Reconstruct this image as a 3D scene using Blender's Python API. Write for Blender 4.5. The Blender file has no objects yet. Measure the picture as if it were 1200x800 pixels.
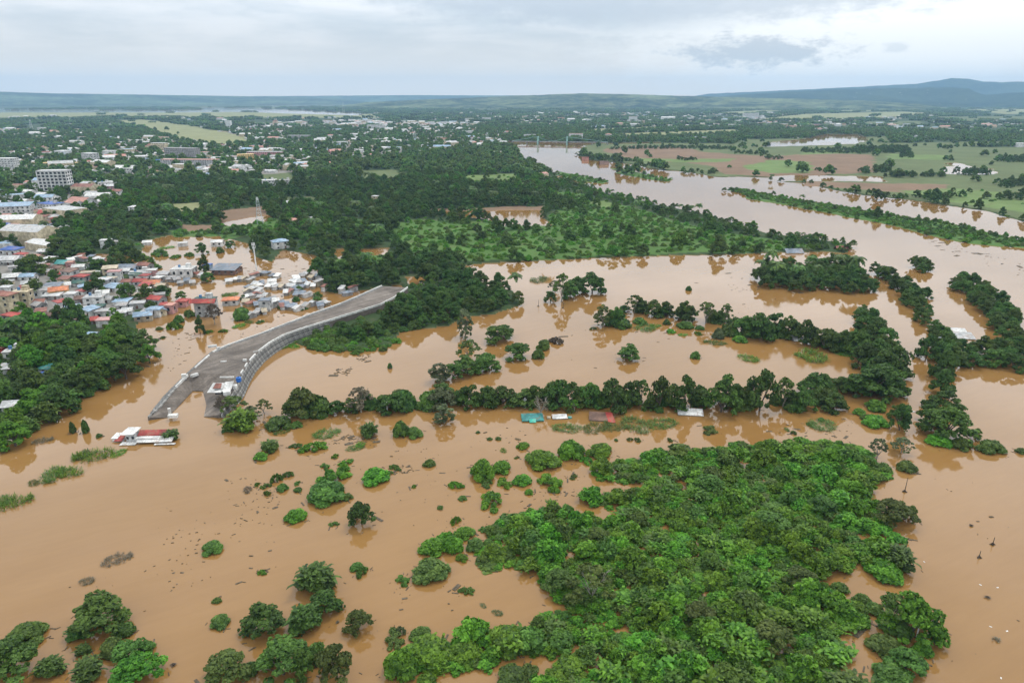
import bpy, bmesh, math, random
import numpy as np
from mathutils import Vector

SC = bpy.context.scene
R = math.radians
# ------------------------------------------------------------------ camera
CAM_H, PITCH, FPX = 100.0, R(19.73), 800.0     # drone height, downward pitch, focal length for a 1200 px wide frame
cd = bpy.data.cameras.new('camera')
cd.sensor_width = 36; cd.lens = 24; cd.clip_start = 1; cd.clip_end = 60000
cam = bpy.data.objects.new('camera', cd)
cam.location = (0, 0, CAM_H); cam.rotation_euler = (math.pi/2 - PITCH, 0, 0)
SC.collection.objects.link(cam); SC.camera = cam
# ------------------------------------------------------------------ exposure, sampling
SC.view_settings.view_transform = 'Standard'; SC.view_settings.look = 'None'
SC.view_settings.exposure = 0.12; SC.view_settings.gamma = 1; SC.view_settings.use_curve_mapping = False
SC.render.engine = 'CYCLES'
SC.cycles.use_denoising = True; SC.cycles.denoising_prefilter = 'ACCURATE'
SC.cycles.max_bounces = 6; SC.cycles.diffuse_bounces = 3; SC.cycles.glossy_bounces = 3
SC.cycles.transmission_bounces = 3; SC.cycles.volume_bounces = 1; SC.cycles.transparent_max_bounces = 4
SC.cycles.sample_clamp_indirect = 8
# ------------------------------------------------------------------ sun
SUN_EL, SUN_AZ = R(62), R(38)                  # azimuth measured from +Y (view direction) towards +X
sd = bpy.data.lights.new('sun', 'SUN'); sd.energy = 1.5; sd.angle = R(16); sd.color = (1, .95, .87)
so = bpy.data.objects.new('sun', sd); SC.collection.objects.link(so)
so.rotation_euler = Vector((math.sin(SUN_AZ)*math.cos(SUN_EL), math.cos(SUN_AZ)*math.cos(SUN_EL), math.sin(SUN_EL))).to_track_quat('Z', 'Y').to_euler()
# ------------------------------------------------------------------ world: Nishita sky under an overcast cloud layer
W = bpy.data.worlds.new('World'); SC.world = W; W.use_nodes = True
class NT:
    """tiny helper to build node trees"""
    def __init__(s, nt): s.nt = nt; s.n = nt.nodes; s.l = nt.links
    def new(s, t, **kw):
        x = s.n.new(t)
        for k, v in kw.items(): setattr(x, k, v)
        return x
    def put(s, sock, v):
        if isinstance(v, bpy.types.NodeSocket): s.l.new(v, sock)
        else: sock.default_value = v
    def math(s, op, a, b=0.0, clamp=False):
        x = s.new('ShaderNodeMath', operation=op, use_clamp=clamp); s.put(x.inputs[0], a); s.put(x.inputs[1], b); return x.outputs[0]
    def mix(s, f, a, b, mode='MIX'):
        x = s.new('ShaderNodeMix', data_type='RGBA', blend_type=mode); s.put(x.inputs[0], f); s.put(x.inputs[6], a); s.put(x.inputs[7], b); return x.outputs[2]
    def ramp(s, v, stops):
        x = s.new('ShaderNodeValToRGB'); e = x.color_ramp.elements
        while len(e) < len(stops): e.new(.5)
        for el, (p, c) in zip(e, stops): el.position = p; el.color = (c, c, c, 1) if isinstance(c, (int, float)) else (*c, 1)
        s.put(x.inputs[0], v); return x.outputs[0]
    def noise(s, vec, scale, detail=3, rough=.5, dist=0):
        x = s.new('ShaderNodeTexNoise'); s.put(x.inputs['Vector'], vec); x.inputs['Scale'].default_value = scale
        x.inputs['Detail'].default_value = detail; x.inputs['Roughness'].default_value = rough; x.inputs['Distortion'].default_value = dist
        return x.outputs[0]
    def comb(s, x, y, z):
        c = s.new('ShaderNodeCombineXYZ'); s.put(c.inputs[0], x); s.put(c.inputs[1], y); s.put(c.inputs[2], z); return c.outputs[0]
    def smooth(s, v, a, b):
        x = s.new('ShaderNodeMapRange', interpolation_type='SMOOTHSTEP'); s.put(x.inputs[0], v); x.inputs[1].default_value = a; x.inputs[2].default_value = b; return x.outputs[0]

w = NT(W.node_tree)
for x in list(w.n): w.n.remove(x)
sky = w.new('ShaderNodeTexSky', sky_type='NISHITA'); sky.sun_disc = False; sky.sun_elevation = SUN_EL; sky.sun_rotation = SUN_AZ; sky.altitude = 100
geo = w.new('ShaderNodeTexCoord').outputs['Generated']
sep = w.new('ShaderNodeSeparateXYZ'); w.put(sep.inputs[0], geo)
az = w.math('ARCTAN2', sep.outputs[0], sep.outputs[1]); el = w.math('ARCSINE', sep.outputs[2])
def azel(px, py):
    dx = (px-600)/FPX; dy = -(py-400)/FPX
    y = math.cos(PITCH) + dy*math.sin(PITCH); z = -math.sin(PITCH) + dy*math.cos(PITCH)
    return math.atan2(dx, y), math.atan2(z, math.hypot(dx, y))
big = w.noise(w.comb(w.math('MULTIPLY', az, 1.6), w.math('MULTIPLY', el, 9), 2.3), 1.0, 5, .55, .4)
fine = w.noise(w.comb(w.math('MULTIPLY', az, 7), w.math('MULTIPLY', el, 34), 7.1), 1.0, 6, .6, .3)
def blob(px, py, sx, sy, wob=0.0, edge=(1.0, 0.0)):
    """soft elliptical area of sky round one direction, ragged by the cloud noise"""
    a0, e0 = azel(px, py)
    dx = w.math('DIVIDE', w.math('SUBTRACT', az, a0), sx/FPX); dy = w.math('DIVIDE', w.math('SUBTRACT', el, e0), sy/FPX)
    d = w.math('SQRT', w.math('ADD', w.math('MULTIPLY', dx, dx), w.math('MULTIPLY', dy, dy)))
    if wob: d = w.math('ADD', d, w.math('MULTIPLY', w.math('SUBTRACT', wobn, .5), wob))
    return w.smooth(d, *edge)
wobn = w.noise(w.comb(w.math('MULTIPLY', az, 26), w.math('MULTIPLY', el, 60), 3.0), 1.0, 7, .66)
tone = w.math('ADD', w.math('MULTIPLY', big, .65), w.math('MULTIPLY', fine, .35))
cloud = w.mix(w.smooth(tone, .40, .61), (.56, .62, .665, 1), (.80, .815, .83, 1))
horizon = w.smooth(el, .10, .0)
cloud = w.mix(w.math('MULTIPLY', horizon, .85), cloud, (1.12, .99, .84, 1))
cloud = w.mix(w.math('MULTIPLY', blob(1080, 42, 330, 75, .9, (1.15, .3)), .9), cloud, (1.12, 1.11, 1.08, 1))     # thin cloud near the sun
cloud = w.mix(w.math('MULTIPLY', blob(790, -14, 360, 40, 1.2, (1.1, .5)), .75), cloud, (.47, .52, .58, 1))      # grey sheet
cloud = w.mix(w.math('MULTIPLY', blob(888, 62, 86, 16, 2.9, (1.15, .45)), .78), cloud, (.50, .55, .61, 1))         # small dark cumulus
cloud = w.mix(w.math('MULTIPLY', blob(1050, 56, 13, 6, 2.6, (1.2, .3)), .4), cloud, (.58, .63, .68, 1))
up = w.new('ShaderNodeMix', data_type='RGBA'); 
lift = w.math('ADD', 1.0, w.math('MULTIPLY', w.smooth(el, .05, .28), 1.3))                                       # an overcast sky is brighter towards the zenith
scl = w.new('ShaderNodeVectorMath', operation='SCALE'); w.put(scl.inputs[0], cloud); w.put(scl.inputs[3], w.math('MULTIPLY', lift, 10.2))
w.n.remove(up)
full = w.mix(.93, sky.outputs[0], scl.outputs[0])
bg = w.new('ShaderNodeBackground'); bg.inputs[1].default_value = .1; w.put(bg.inputs[0], full)
w.l.new(bg.outputs[0], w.new('ShaderNodeOutputWorld').inputs[0])

# ------------------------------------------------------------------ helpers
rng = np.random.default_rng(11); random.seed(5)
def ray(px, py):
    x = (px-600)/FPX; y = -(py-400)/FPX
    return np.array([x, math.cos(PITCH)+y*math.sin(PITCH), -math.sin(PITCH)+y*math.cos(PITCH)])
def P(px, py, z=0.0):
    """ground point (at height z) seen along a direction, as world x, y, z"""
    d = ray(px, py); t = (CAM_H - z)/-d[2]
    return np.array([d[0]*t, d[1]*t, z])
def ppm(px, py):
    """pixels per metre there, and sine/cosine of the depression angle"""
    d = ray(px, py); t = CAM_H/-d[2]; s = -d[2]/np.linalg.norm(d)
    return FPX/t, s, math.sqrt(1-s*s)
def to_px(x, y, z=0.0):
    f = y*math.cos(PITCH) - (z-CAM_H)*math.sin(PITCH); u = y*math.sin(PITCH) + (z-CAM_H)*math.cos(PITCH)
    return 600 + FPX*x/f, 400 - FPX*u/f
def poly(pts): return np.array([P(*p)[:2] for p in pts])
def inside(x, y, pg):
    r = np.zeros(np.shape(x), bool); n = len(pg); j = n-1
    for i in range(n):
        xi, yi = pg[i]; xj, yj = pg[j]
        c = ((yi > y) != (yj > y)) & (x < (xj-xi)*(y-yi)/((yj-yi) if yj != yi else 1e-9) + xi)
        r ^= c; j = i
    return r
_ph = rng.uniform(0, 7, (3, 8)); _dr = rng.normal(0, 1, (8, 2)); _dr /= np.linalg.norm(_dr, axis=1)[:, None]
def wavy(x, y, f, k=0):
    """cheap smooth noise in about -1..1"""
    o = np.zeros(np.shape(x))
    for i in range(8): o = o + np.sin((x*_dr[i, 0]+y*_dr[i, 1])*f*(1+.37*i)+_ph[k % 3, i])/(1+.35*i)
    return o/3.2

COL = SC.collection
def link(o, parent=None):
    COL.objects.link(o)
    if parent: o.parent = parent
    return o
def meta(o, label=None, cat=None, group=None, kind=None):
    for k, v in (('label', label), ('category', cat), ('group', group), ('kind', kind)):
        if v: o[k] = v
    return o
def empty(name, loc, rz=0, **kw):
    o = bpy.data.objects.new(name, None); o.location = [float(v) for v in loc]; o.rotation_euler = (0, 0, rz); o.empty_display_size = 1
    return meta(link(o), **kw)
def mobj(name, me, parent=None, loc=None, rz=0, mat=None):
    o = bpy.data.objects.new(name, me)
    if loc is not None: o.location = [float(v) for v in loc]
    o.rotation_euler = (0, 0, rz)
    if mat: o.material_slots[0].link = 'OBJECT'; o.material_slots[0].material = mat
    return link(o, parent)
def np_mesh(name, v, quads, mat=None, smooth=False):
    me = bpy.data.meshes.new(name); n = quads.shape[1]
    me.vertices.add(len(v)); me.vertices.foreach_set('co', np.ascontiguousarray(v, np.float32).ravel())
    me.loops.add(quads.size); me.loops.foreach_set('vertex_index', np.ascontiguousarray(quads, np.int32).ravel())
    me.polygons.add(len(quads)); me.polygons.foreach_set('loop_start', np.arange(0, quads.size, n, dtype=np.int32))
    if smooth: me.polygons.foreach_set('use_smooth', np.ones(len(quads), bool))
    me.update(calc_edges=True); me.validate()
    if mat: me.materials.append(mat)
    return me
class MB:
    """collects boxes, prisms and tubes into one mesh"""
    def __init__(s): s.v = []; s.f = []
    def add(s, v, f):
        o = len(s.v); s.v += [tuple(map(float, p)) for p in v]; s.f += [tuple(i+o for i in q) for q in f]; return s
    def box(s, x0, x1, y0, y1, z0, z1):
        return s.add([(x0,y0,z0),(x1,y0,z0),(x1,y1,z0),(x0,y1,z0),(x0,y0,z1),(x1,y0,z1),(x1,y1,z1),(x0,y1,z1)],
                     [(0,3,2,1),(4,5,6,7),(0,1,5,4),(1,2,6,5),(2,3,7,6),(3,0,4,7)])
    def bar(s, a, b, wd, h):
        """box from point a to point b, wd wide and h high (a, b at the bottom centre)"""
        a = np.array(a, float); b = np.array(b, float); d = b-a; n = np.array([-d[1], d[0], 0]); n = n/(np.linalg.norm(n)+1e-9)*wd/2; u = np.array([0, 0, h])
        return s.add([a-n, b-n, b+n, a+n, a-n+u, b-n+u, b+n+u, a+n+u], [(0,3,2,1),(4,5,6,7),(0,1,5,4),(1,2,6,5),(2,3,7,6),(3,0,4,7)])
    def tube(s, pts, rad, n=6):
        pts = [np.array(p, float) for p in pts]; o = len(s.v)
        for i, p in enumerate(pts):
            d = pts[min(i+1, len(pts)-1)]-pts[max(i-1, 0)]; d = d/np.linalg.norm(d)
            a = np.cross(d, (0, 1, .01) if abs(d[1]) < .9 else (1, 0, 0)); a /= np.linalg.norm(a); b = np.cross(d, a)
            for k in range(n):
                t = 2*math.pi*k/n; s.v.append(tuple(p+(a*math.cos(t)+b*math.sin(t))*rad[i]))
        for i in range(len(pts)-1):
            for k in range(n): s.f.append((o+i*n+k, o+i*n+(k+1) % n, o+(i+1)*n+(k+1) % n, o+(i+1)*n+k))
        s.f.append(tuple(o+k for k in range(n))[::-1]); s.f.append(tuple(o+(len(pts)-1)*n+k for k in range(n))); return s
    def mesh(s, name, mat):
        me = bpy.data.meshes.new(name); me.from_pydata(s.v, [], s.f); me.update(); me.materials.append(mat); return me
    def build(s, name, mat, parent=None, loc=None, rz=0): return mobj(name, s.mesh(name, mat), parent, loc, rz)

# ------------------------------------------------------------------ materials
def material(name):
    m = bpy.data.materials.new(name); m.use_nodes = True; t = NT(m.node_tree)
    for x in list(t.n): t.n.remove(x)
    out = t.new('ShaderNodeOutputMaterial'); b = t.new('ShaderNodeBsdfPrincipled'); t.l.new(b.outputs[0], out.inputs[0])
    return m, t, b, out
_mc = {}
def paint(name, col, rough=.7, dirt=.35, scale=.6, ribs=0.0):
    """weathered plain surface: uneven tone, streaks; ribs > 0 gives corrugated relief"""
    if name in _mc: return _mc[name]
    m, t, b, out = material(name); tc = t.new('ShaderNodeTexCoord').outputs['Object']
    n1 = t.noise(tc, scale, 5, .65); n2 = t.noise(tc, scale*7, 3, .6)
    k = t.math('ADD', t.math('MULTIPLY', n1, .7), t.math('MULTIPLY', n2, .3))
    dark = tuple(c*(1-dirt)*.8 for c in col)
    rnd = t.new('ShaderNodeObjectInfo').outputs['Random']
    c = t.mix(t.smooth(k, .62, .4), (*col, 1), (*dark, 1))
    if ribs: c = t.mix(t.math('MULTIPLY', t.smooth(t.noise(tc, .35, 4, .7, .4), .52, .64), .6), c, (.20, .12, .075, 1))   # rust and patched sheets
    c2 = t.new('ShaderNodeHueSaturation'); t.put(c2.inputs['Color'], c); t.put(c2.inputs['Value'], t.math('ADD', .85, t.math('MULTIPLY', rnd, .3)))
    t.put(b.inputs['Base Color'], c2.outputs[0]); b.inputs['Roughness'].default_value = rough; b.inputs['Specular IOR Level'].default_value = .3
    if ribs:
        wv = t.new('ShaderNodeTexWave'); t.put(wv.inputs['Vector'], tc); wv.inputs['Scale'].default_value = ribs
        bp = t.new('ShaderNodeBump'); bp.inputs['Strength'].default_value = .5; bp.inputs['Distance'].default_value = .05; t.put(bp.inputs['Height'], wv.outputs[0]); t.l.new(bp.outputs[0], b.inputs['Normal'])
    _mc[name] = m; return m
def foliage(name, c0, c1, trans=.32, rough=.5, spec=.25):
    m, t, b, out = material(name)
    a = t.new('ShaderNodeAttribute', attribute_name='leafv'); oi = t.new('ShaderNodeObjectInfo')
    c = t.mix(a.outputs['Fac'], (*c0, 1), (*c1, 1))
    h = t.new('ShaderNodeHueSaturation'); t.put(h.inputs['Color'], c)
    t.put(h.inputs['Hue'], t.math('ADD', .462, t.math('MULTIPLY', oi.outputs['Random'], .045)))
    t.put(h.inputs['Value'], t.math('ADD', .78, t.math('MULTIPLY', oi.outputs['Random'], .44)))
    t.put(b.inputs['Base Color'], h.outputs[0]); b.inputs['Roughness'].default_value = rough; b.inputs['Specular IOR Level'].default_value = spec
    tr = t.new('ShaderNodeBsdfTranslucent'); t.put(tr.inputs[0], h.outputs[0]); mx = t.new('ShaderNodeMixShader'); mx.inputs[0].default_value = trans
    t.l.new(b.outputs[0], mx.inputs[1]); t.l.new(tr.outputs[0], mx.inputs[2]); t.l.new(mx.outputs[0], out.inputs[0])
    return m
LEAF = {
 'dark':   foliage('dark_leaves', (.017, .048, .010), (.088, .188, .030)),
 'mid':    foliage('green_leaves', (.026, .070, .012), (.112, .225, .034)),
 'bright': foliage('bright_leaves', (.018, .082, .007), (.138, .345, .026), .36),
 'olive':  foliage('olive_leaves', (.038, .078, .016), (.135, .210, .042)),
 'pale':   foliage('pale_leaves', (.048, .075, .030), (.145, .195, .082)),
 'dry':    foliage('dry_leaves', (.080, .065, .040), (.200, .175, .110)),
}
BARK = paint('bark', (.14, .11, .085), .9, .5, 1.5)
PALEBARK = paint('pale_bark', (.36, .32, .27), .9, .4, 1.5)
# ------------------------------------------------------------------ land cover, painted in order over the flood (outlines as directions seen from the drone)
FOREST, GRASS, SOIL, TOWN, SCRUB, OLIVE, LIME = 1, 2, 3, 4, 5, 6, 7
COVER = [
 (FOREST, [(-500,150),(-500,122),(1700,122),(1700,150),(600,150)]),
 # left bank of the river: town, forest and the shore of the flood
 (FOREST, [(-420,149),(600,149),(596,172),(610,186),(638,198),(660,211),(708,225),(745,233),(790,244),(830,253),(870,265),(905,274),(940,279),
           (985,285),(1000,291),(990,297),(960,295),(900,296),(860,298),(820,301),(760,300),(700,303),(650,304),(600,308),(560,310),(537,315),
           (545,335),(600,340),(612,356),(585,368),(545,372),(525,383),(470,388),(458,405),(400,412),(352,405),(340,395),(380,380),(478,345),(470,333),(400,345),
           (378,342),(372,322),(365,300),(330,294),(318,308),(300,303),(290,285),(260,277),(225,272),(165,283),(160,300),(120,297),(92,304),
           (150,308),(188,312),(150,330),(188,345),(196,362),(170,374),(165,380),(168,408),(154,430),(104,440),(86,466),(56,480),(20,502),(-12,520),(-420,690)]),
 # right bank
 (FOREST, [(600,150),(600,166),(690,168),(775,167),(760,170),(700,173),(676,180),(690,187),(745,193),(780,200),(803,201),(840,207),(900,208),(905,213),
           (940,215),(1010,229),(1060,234),(1115,242),(1150,247),(1200,260),(1500,320),(1700,300),(1700,150)]),
 (GRASS, [(690,169),(775,168),(1060,172),(1700,178),(1700,300),(1500,320),(1200,259),(1150,246.5),(1115,241),(1060,233),(1010,228),(940,214.5),(905,212.5),(900,207.5),(840,206.5),(803,200.5),(780,199),(745,192.5),(700,187),(680,180)]),
 (SCRUB, [(848,222),(868,222),(905,229),(950,237),(1000,245),(1060,255),(1110,262),(1150,272),(1200,283),(1400,330),(1400,338),(1200,291),(1140,285),(1080,273),(1010,258),(940,244),(880,233)]),
 (SCRUB, [(715,197),(735,199),(760,206),(787,211),(786,213),(755,210),(725,203)]),
 (SCRUB, [(655,200),(680,206),(711,213),(708,216),(680,213),(650,205)]),
 # town ground
 (TOWN, [(-300,215),(0,215),(40,214),(110,212),(150,224),(130,240),(70,262),(60,300),(90,330),(150,330),(188,345),(190,362),(60,372),(0,372),(-300,420)]),
 (TOWN, [(-300,152),(0,152),(130,160),(200,165),(300,145),(420,142),(560,146),(600,155),(590,172),(500,180),(420,190),(330,205),(230,208),(120,208),(0,212),(-300,212)]),
 # open land, left
 (OLIVE, [(133,141.5),(170,140.5),(232,149),(292,162),(290,172),(250,170),(198,162),(150,147)]),
 (OLIVE, [(-300,131),(200,130.5),(300,132),(440,134),(440,138.5),(300,138),(150,137.5),(-300,138)]),
 (0, [(-300,128.6),(60,129),(200,129),(300,127),(305,131),(200,132.2),(-300,132)]),
 (0, [(60,119.5),(120,119),(165,121.5),(160,124),(90,123.3)]),
 (0, [(220,126),(300,126.6),(430,132.6),(420,135.4),(330,133),(250,129.5)]),
 # bright scrub inside the forest
 (SCRUB, [(470,262),(560,266),(640,267),(652,247),(700,237),(745,243),(790,260),(860,276),(920,284),(960,291),(860,297),(740,300),(620,305),(560,308),(490,300),(455,280)]),
 (SCRUB, [(478,259),(650,262),(657,286),(560,292),(485,290)]), (SCRUB, [(255,266),(322,258),(326,272),(262,282)]), (SCRUB, [(388,302),(460,298),(465,310),(390,316)]), (SCRUB, [(205,270),(255,271),(255,277),(210,278)]),
 (LIME, [(690,238),(708,235),(722,239),(714,244),(695,244)]),
 (LIME, [(430,205),(455,204),(450,210),(425,212)]),
 (LIME, [(545,210),(600,208),(600,212),(545,213)]),
 (GRASS, [(420,200),(470,199),(475,213),(420,214)]), (LIME, [(540,206),(610,204),(612,217),(545,217)]), (GRASS, [(330,232),(370,230),(374,243),(330,244)]), (OLIVE, [(198,240),(240,238),(245,250),(205,251)]), (SCRUB, [(380,260),(435,257),(438,273),(385,275)]), (GRASS, [(300,205),(345,203),(352,214),(300,216)]), (SCRUB, [(640,224),(690,228),(690,238),(640,236)]), (SCRUB, [(300,270),(345,266),(350,280),(305,284)]),
 (OLIVE, [(85,250),(110,248),(118,256),(90,260)]),
 (SOIL, [(262,247),(310,243),(312,252),(262,262)]),
 (0, [(260,262),(295,254),(316,252),(318,258),(275,266)]),
 (SOIL, [(215,264),(250,264),(252,270),(222,272)]),
 (SOIL, [(495,246),(560,244),(635,242.5),(642,255),(560,252)]),
 (0, [(508,248),(632,246),(645,264),(585,265),(572,257),(520,252)]),
 (0, [(392,293),(412,290),(410,302),(394,304)]), (0, [(428,292),(455,290),(452,298),(430,299)]), (0, [(478,324),(500,322),(500,332),(484,336)]),
 # fields beyond the river
 (SOIL, [(703,176),(740,171),(800,173),(830,179),(900,184),(960,180),(1030,182),(1028,202),(960,206),(905,208),(845,205),(832,195),(800,190),(770,192),(745,187),(720,183)]),
 (LIME, [(745,186),(790,187),(860,186.5),(862,190),(800,191),(750,189.5)]),
 (LIME, [(868,196),(905,188),(950,190),(950,203),(905,204)]),
 (LIME, [(938,175),(975,175),(1000,180),(940,182)]),
 (GRASS, [(1025,178),(1100,180),(1200,181),(1420,190),(1420,214),(1200,203),(1130,197),(1090,198),(1025,196)]),
 (LIME, [(1040,181),(1110,183),(1105,188),(1040,187)]),
 (GRASS, [(1035,206),(1165,204),(1420,215),(1420,240),(1200,220),(1080,221),(1035,215)]),
 (SOIL, [(940,213),(1110,217),(1105,226),(1060,227),(1000,223),(945,218)]),
 (LIME, [(1050,224),(1120,222),(1200,230),(1420,262),(1420,290),(1200,250),(1130,240),(1092,236)]),
 (GRASS, [(1160,222),(1420,248),(1420,268),(1180,232)]),
 (OLIVE, [(880,141),(940,134),(1060,131),(1100,134),(1000,140)]), (OLIVE, [(1120,128.5),(1300,127.5),(1300,132),(1180,134)]), (OLIVE, [(960,129.5),(1080,128),(1090,130),(980,131)]), (GRASS, [(1090,137),(1250,136),(1250,141),(1120,142)]), (GRASS, [(1000,143),(1080,142),(1080,146),(1000,147)]), (OLIVE, [(840,132),(900,129),(930,130),(860,135)]),
 (OLIVE, [(660,153),(760,149),(800,150),(700,156)]), (OLIVE, [(690,158),(780,155),(860,152),(880,158),(760,161)]),
 (GRASS, [(870,162),(960,170),(1060,168),(1180,166),(1180,170),(1040,176),(900,176),(860,170)]),
 (0, [(905,207),(935,205),(1035,207.5),(1036,213),(985,212),(905,213)]),
 (0, [(1108,191),(1122,190.5),(1136,196),(1165,198.5),(1166,204),(1112,205),(1104,200),(1118,197)]),
 (GRASS, [(880,164),(1040,160),(1040,176),(880,176)]), (0, [(900,167),(945,163),(968,157.5),(1008,158),(1018,165),(1000,169),(940,171),(890,172)]),
]
COVER = [(c, poly(p)) for c, p in COVER]
def cover(x, y):
    x = np.asarray(x, float); y = np.asarray(y, float); d = np.hypot(x, y)
    amp = np.clip(d*.006, 1.2, 9); fq = .12/np.clip(d/300, 1, 8)
    xw = x + amp*np.sin(x*.11+y*.07)*.5 + amp*wavy(x, y, .05, 0); yw = y + amp*wavy(x, y, .05, 1)*1.2
    c = np.where(d > 7000, FOREST, 0)
    for k, pg in COVER: c = np.where(inside(xw, yw, pg), k, c)
    return c
# ------------------------------------------------------------------ ground: one sheet to the horizon, finer near the drone
NR, NA = 820, 640
rr = 60*(14500/60)**np.linspace(0, 1, NR); aa = np.linspace(R(-62), R(62), NA)
RR, AA = np.meshgrid(rr, aa, indexing='ij'); GX = RR*np.sin(AA); GY = RR*np.cos(AA)
GC = cover(GX, GY)
land = (GC > 0).astype(float)
for _ in range(1):
    p = np.pad(land, 1, mode='edge'); land = (p[:-2,1:-1]+p[2:,1:-1]+p[1:-1,:-2]+p[1:-1,2:]+4*land)/8
GZ = -1.6 + land*2.4 + land*.35*wavy(GX, GY, .06, 2) + np.clip((RR-3500)/9000, 0, 1)*land*6*wavy(GX, GY, .002, 1)
PAL = {0: (.30,.20,.11), FOREST: (.035,.058,.022), GRASS: (.095,.118,.050), SOIL: (.175,.115,.075), TOWN: (.20,.185,.165), SCRUB: (.065,.125,.030), OLIVE: (.20,.205,.10), LIME: (.115,.165,.055)}
gcol = np.ones((NR, NA, 4)); pal = np.zeros((8, 3))
for k, v in PAL.items(): pal[k] = v
gcol[..., :3] = pal[GC]
# patchwork of plots on the far plain and faint field strips
far = np.clip((RR-2500)/2500, 0, 1)*(GC == FOREST)
patch = wavy(GX*.55, GY, .004, 0)+.6*wavy(GX, GY*.7, .011, 2)
for c3, lo in (((.15,.17,.07), .55), ((.19,.15,.10), .95)):
    m = (far*np.clip((patch-lo)*4, 0, 1))[..., None]; gcol[..., :3] = gcol[..., :3]*(1-m)+np.array(c3)*m
idx = np.arange(NR*NA).reshape(NR, NA)
quads = np.stack([idx[:-1,:-1], idx[:-1,1:], idx[1:,1:], idx[1:,:-1]], -1).reshape(-1, 4)[:, ::-1]
m, t, b, out = material('land')
at = t.new('ShaderNodeAttribute', attribute_name='cover').outputs['Color']; tc = t.new('ShaderNodeTexCoord').outputs['Object']
n = t.math('ADD', t.math('MULTIPLY', t.noise(tc, .02, 6, .6), .6), t.math('MULTIPLY', t.noise(tc, .35, 4, .7), .4))
hs = t.new('ShaderNodeHueSaturation'); t.put(hs.inputs['Color'], at); t.put(hs.inputs['Value'], t.math('ADD', .35, t.math('MULTIPLY', n, 1.3)))
wv = t.noise(tc, .09, 3, .5); t.put(b.inputs['Base Color'], t.mix(t.math('MULTIPLY', t.smooth(wv, .52, .7), .35), hs.outputs[0], (.12, .10, .055, 1)))
b.inputs['Roughness'].default_value = .95; b.inputs['Specular IOR Level'].default_value = .1
me = np_mesh('ground', np.stack([GX, GY, GZ], -1).reshape(-1, 3), quads, m, True)
ca = me.color_attributes.new('cover', 'FLOAT_COLOR', 'POINT'); ca.data.foreach_set('color', gcol.astype(np.float32).ravel())
meta(mobj('ground', me), kind='structure')
# ------------------------------------------------------------------ flood water: silty, mirror-like at grazing angles
m, t, b, out = material('silty_flood_water')
pos = t.new('ShaderNodeNewGeometry').outputs['Position']
sp = t.new('ShaderNodeSeparateXYZ'); t.put(sp.inputs[0], pos)
ang = .5; cs, sn = math.cos(ang), math.sin(ang)
u = t.math('ADD', t.math('MULTIPLY', sp.outputs[0], cs), t.math('MULTIPLY', sp.outputs[1], sn)); v = t.math('SUBTRACT', t.math('MULTIPLY', sp.outputs[1], cs), t.math('MULTIPLY', sp.outputs[0], sn))
streak = t.noise(t.comb(t.math('MULTIPLY', u, .012), t.math('MULTIPLY', v, .06), 0.0), 1.0, 6, .62, .25)
patchy = t.noise(t.comb(sp.outputs[0], sp.outputs[1], 0.0), .013, 4, .55, .6)
grain = t.noise(t.comb(t.math('MULTIPLY', u, .10), t.math('MULTIPLY', v, .55), 0.0), 1.0, 5, .7, .4)
k = t.math('ADD', t.math('ADD', t.math('MULTIPLY', streak, .42), t.math('MULTIPLY', patchy, .28)), t.math('MULTIPLY', grain, .30))
t.put(b.inputs['Base Color'], t.mix(t.smooth(k, .30, .70), (.204, .106, .032, 1), (.240, .130, .043, 1)))
b.inputs['IOR'].default_value = 1.41; b.inputs['Specular IOR Level'].default_value = .5
t.put(b.inputs['Roughness'], t.math('ADD', .03, t.math('MULTIPLY', t.smooth(patchy, .45, .65), .07)))
flat = t.comb(sp.outputs[0], sp.outputs[1], 0.0)
rip = t.math('ADD', t.math('MULTIPLY', t.noise(t.comb(t.math('MULTIPLY', u, .30), t.math('MULTIPLY', v, .85), 0.0), 1.0, 3, .6), .8), t.math('MULTIPLY', t.noise(flat, .16, 2, .5), 1.6))
bp = t.new('ShaderNodeBump'); bp.inputs['Strength'].default_value = .16; bp.inputs['Distance'].default_value = .05; t.put(bp.inputs['Height'], rip); t.l.new(bp.outputs[0], b.inputs['Normal'])
n = 40; g = np.linspace(-1, 1, n); xs = np.sign(g)*np.abs(g)**3*14400
X, Y = np.meshgrid(xs, xs, indexing='ij'); ix = np.arange(n*n).reshape(n, n)
me = np_mesh('flood_water', np.stack([X.ravel(), Y.ravel(), np.zeros(n*n)], -1), np.stack([ix[:-1,:-1], ix[1:,:-1], ix[1:,1:], ix[:-1,1:]], -1).reshape(-1, 4), m)
meta(mobj('flood_water', me), kind='structure')
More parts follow.
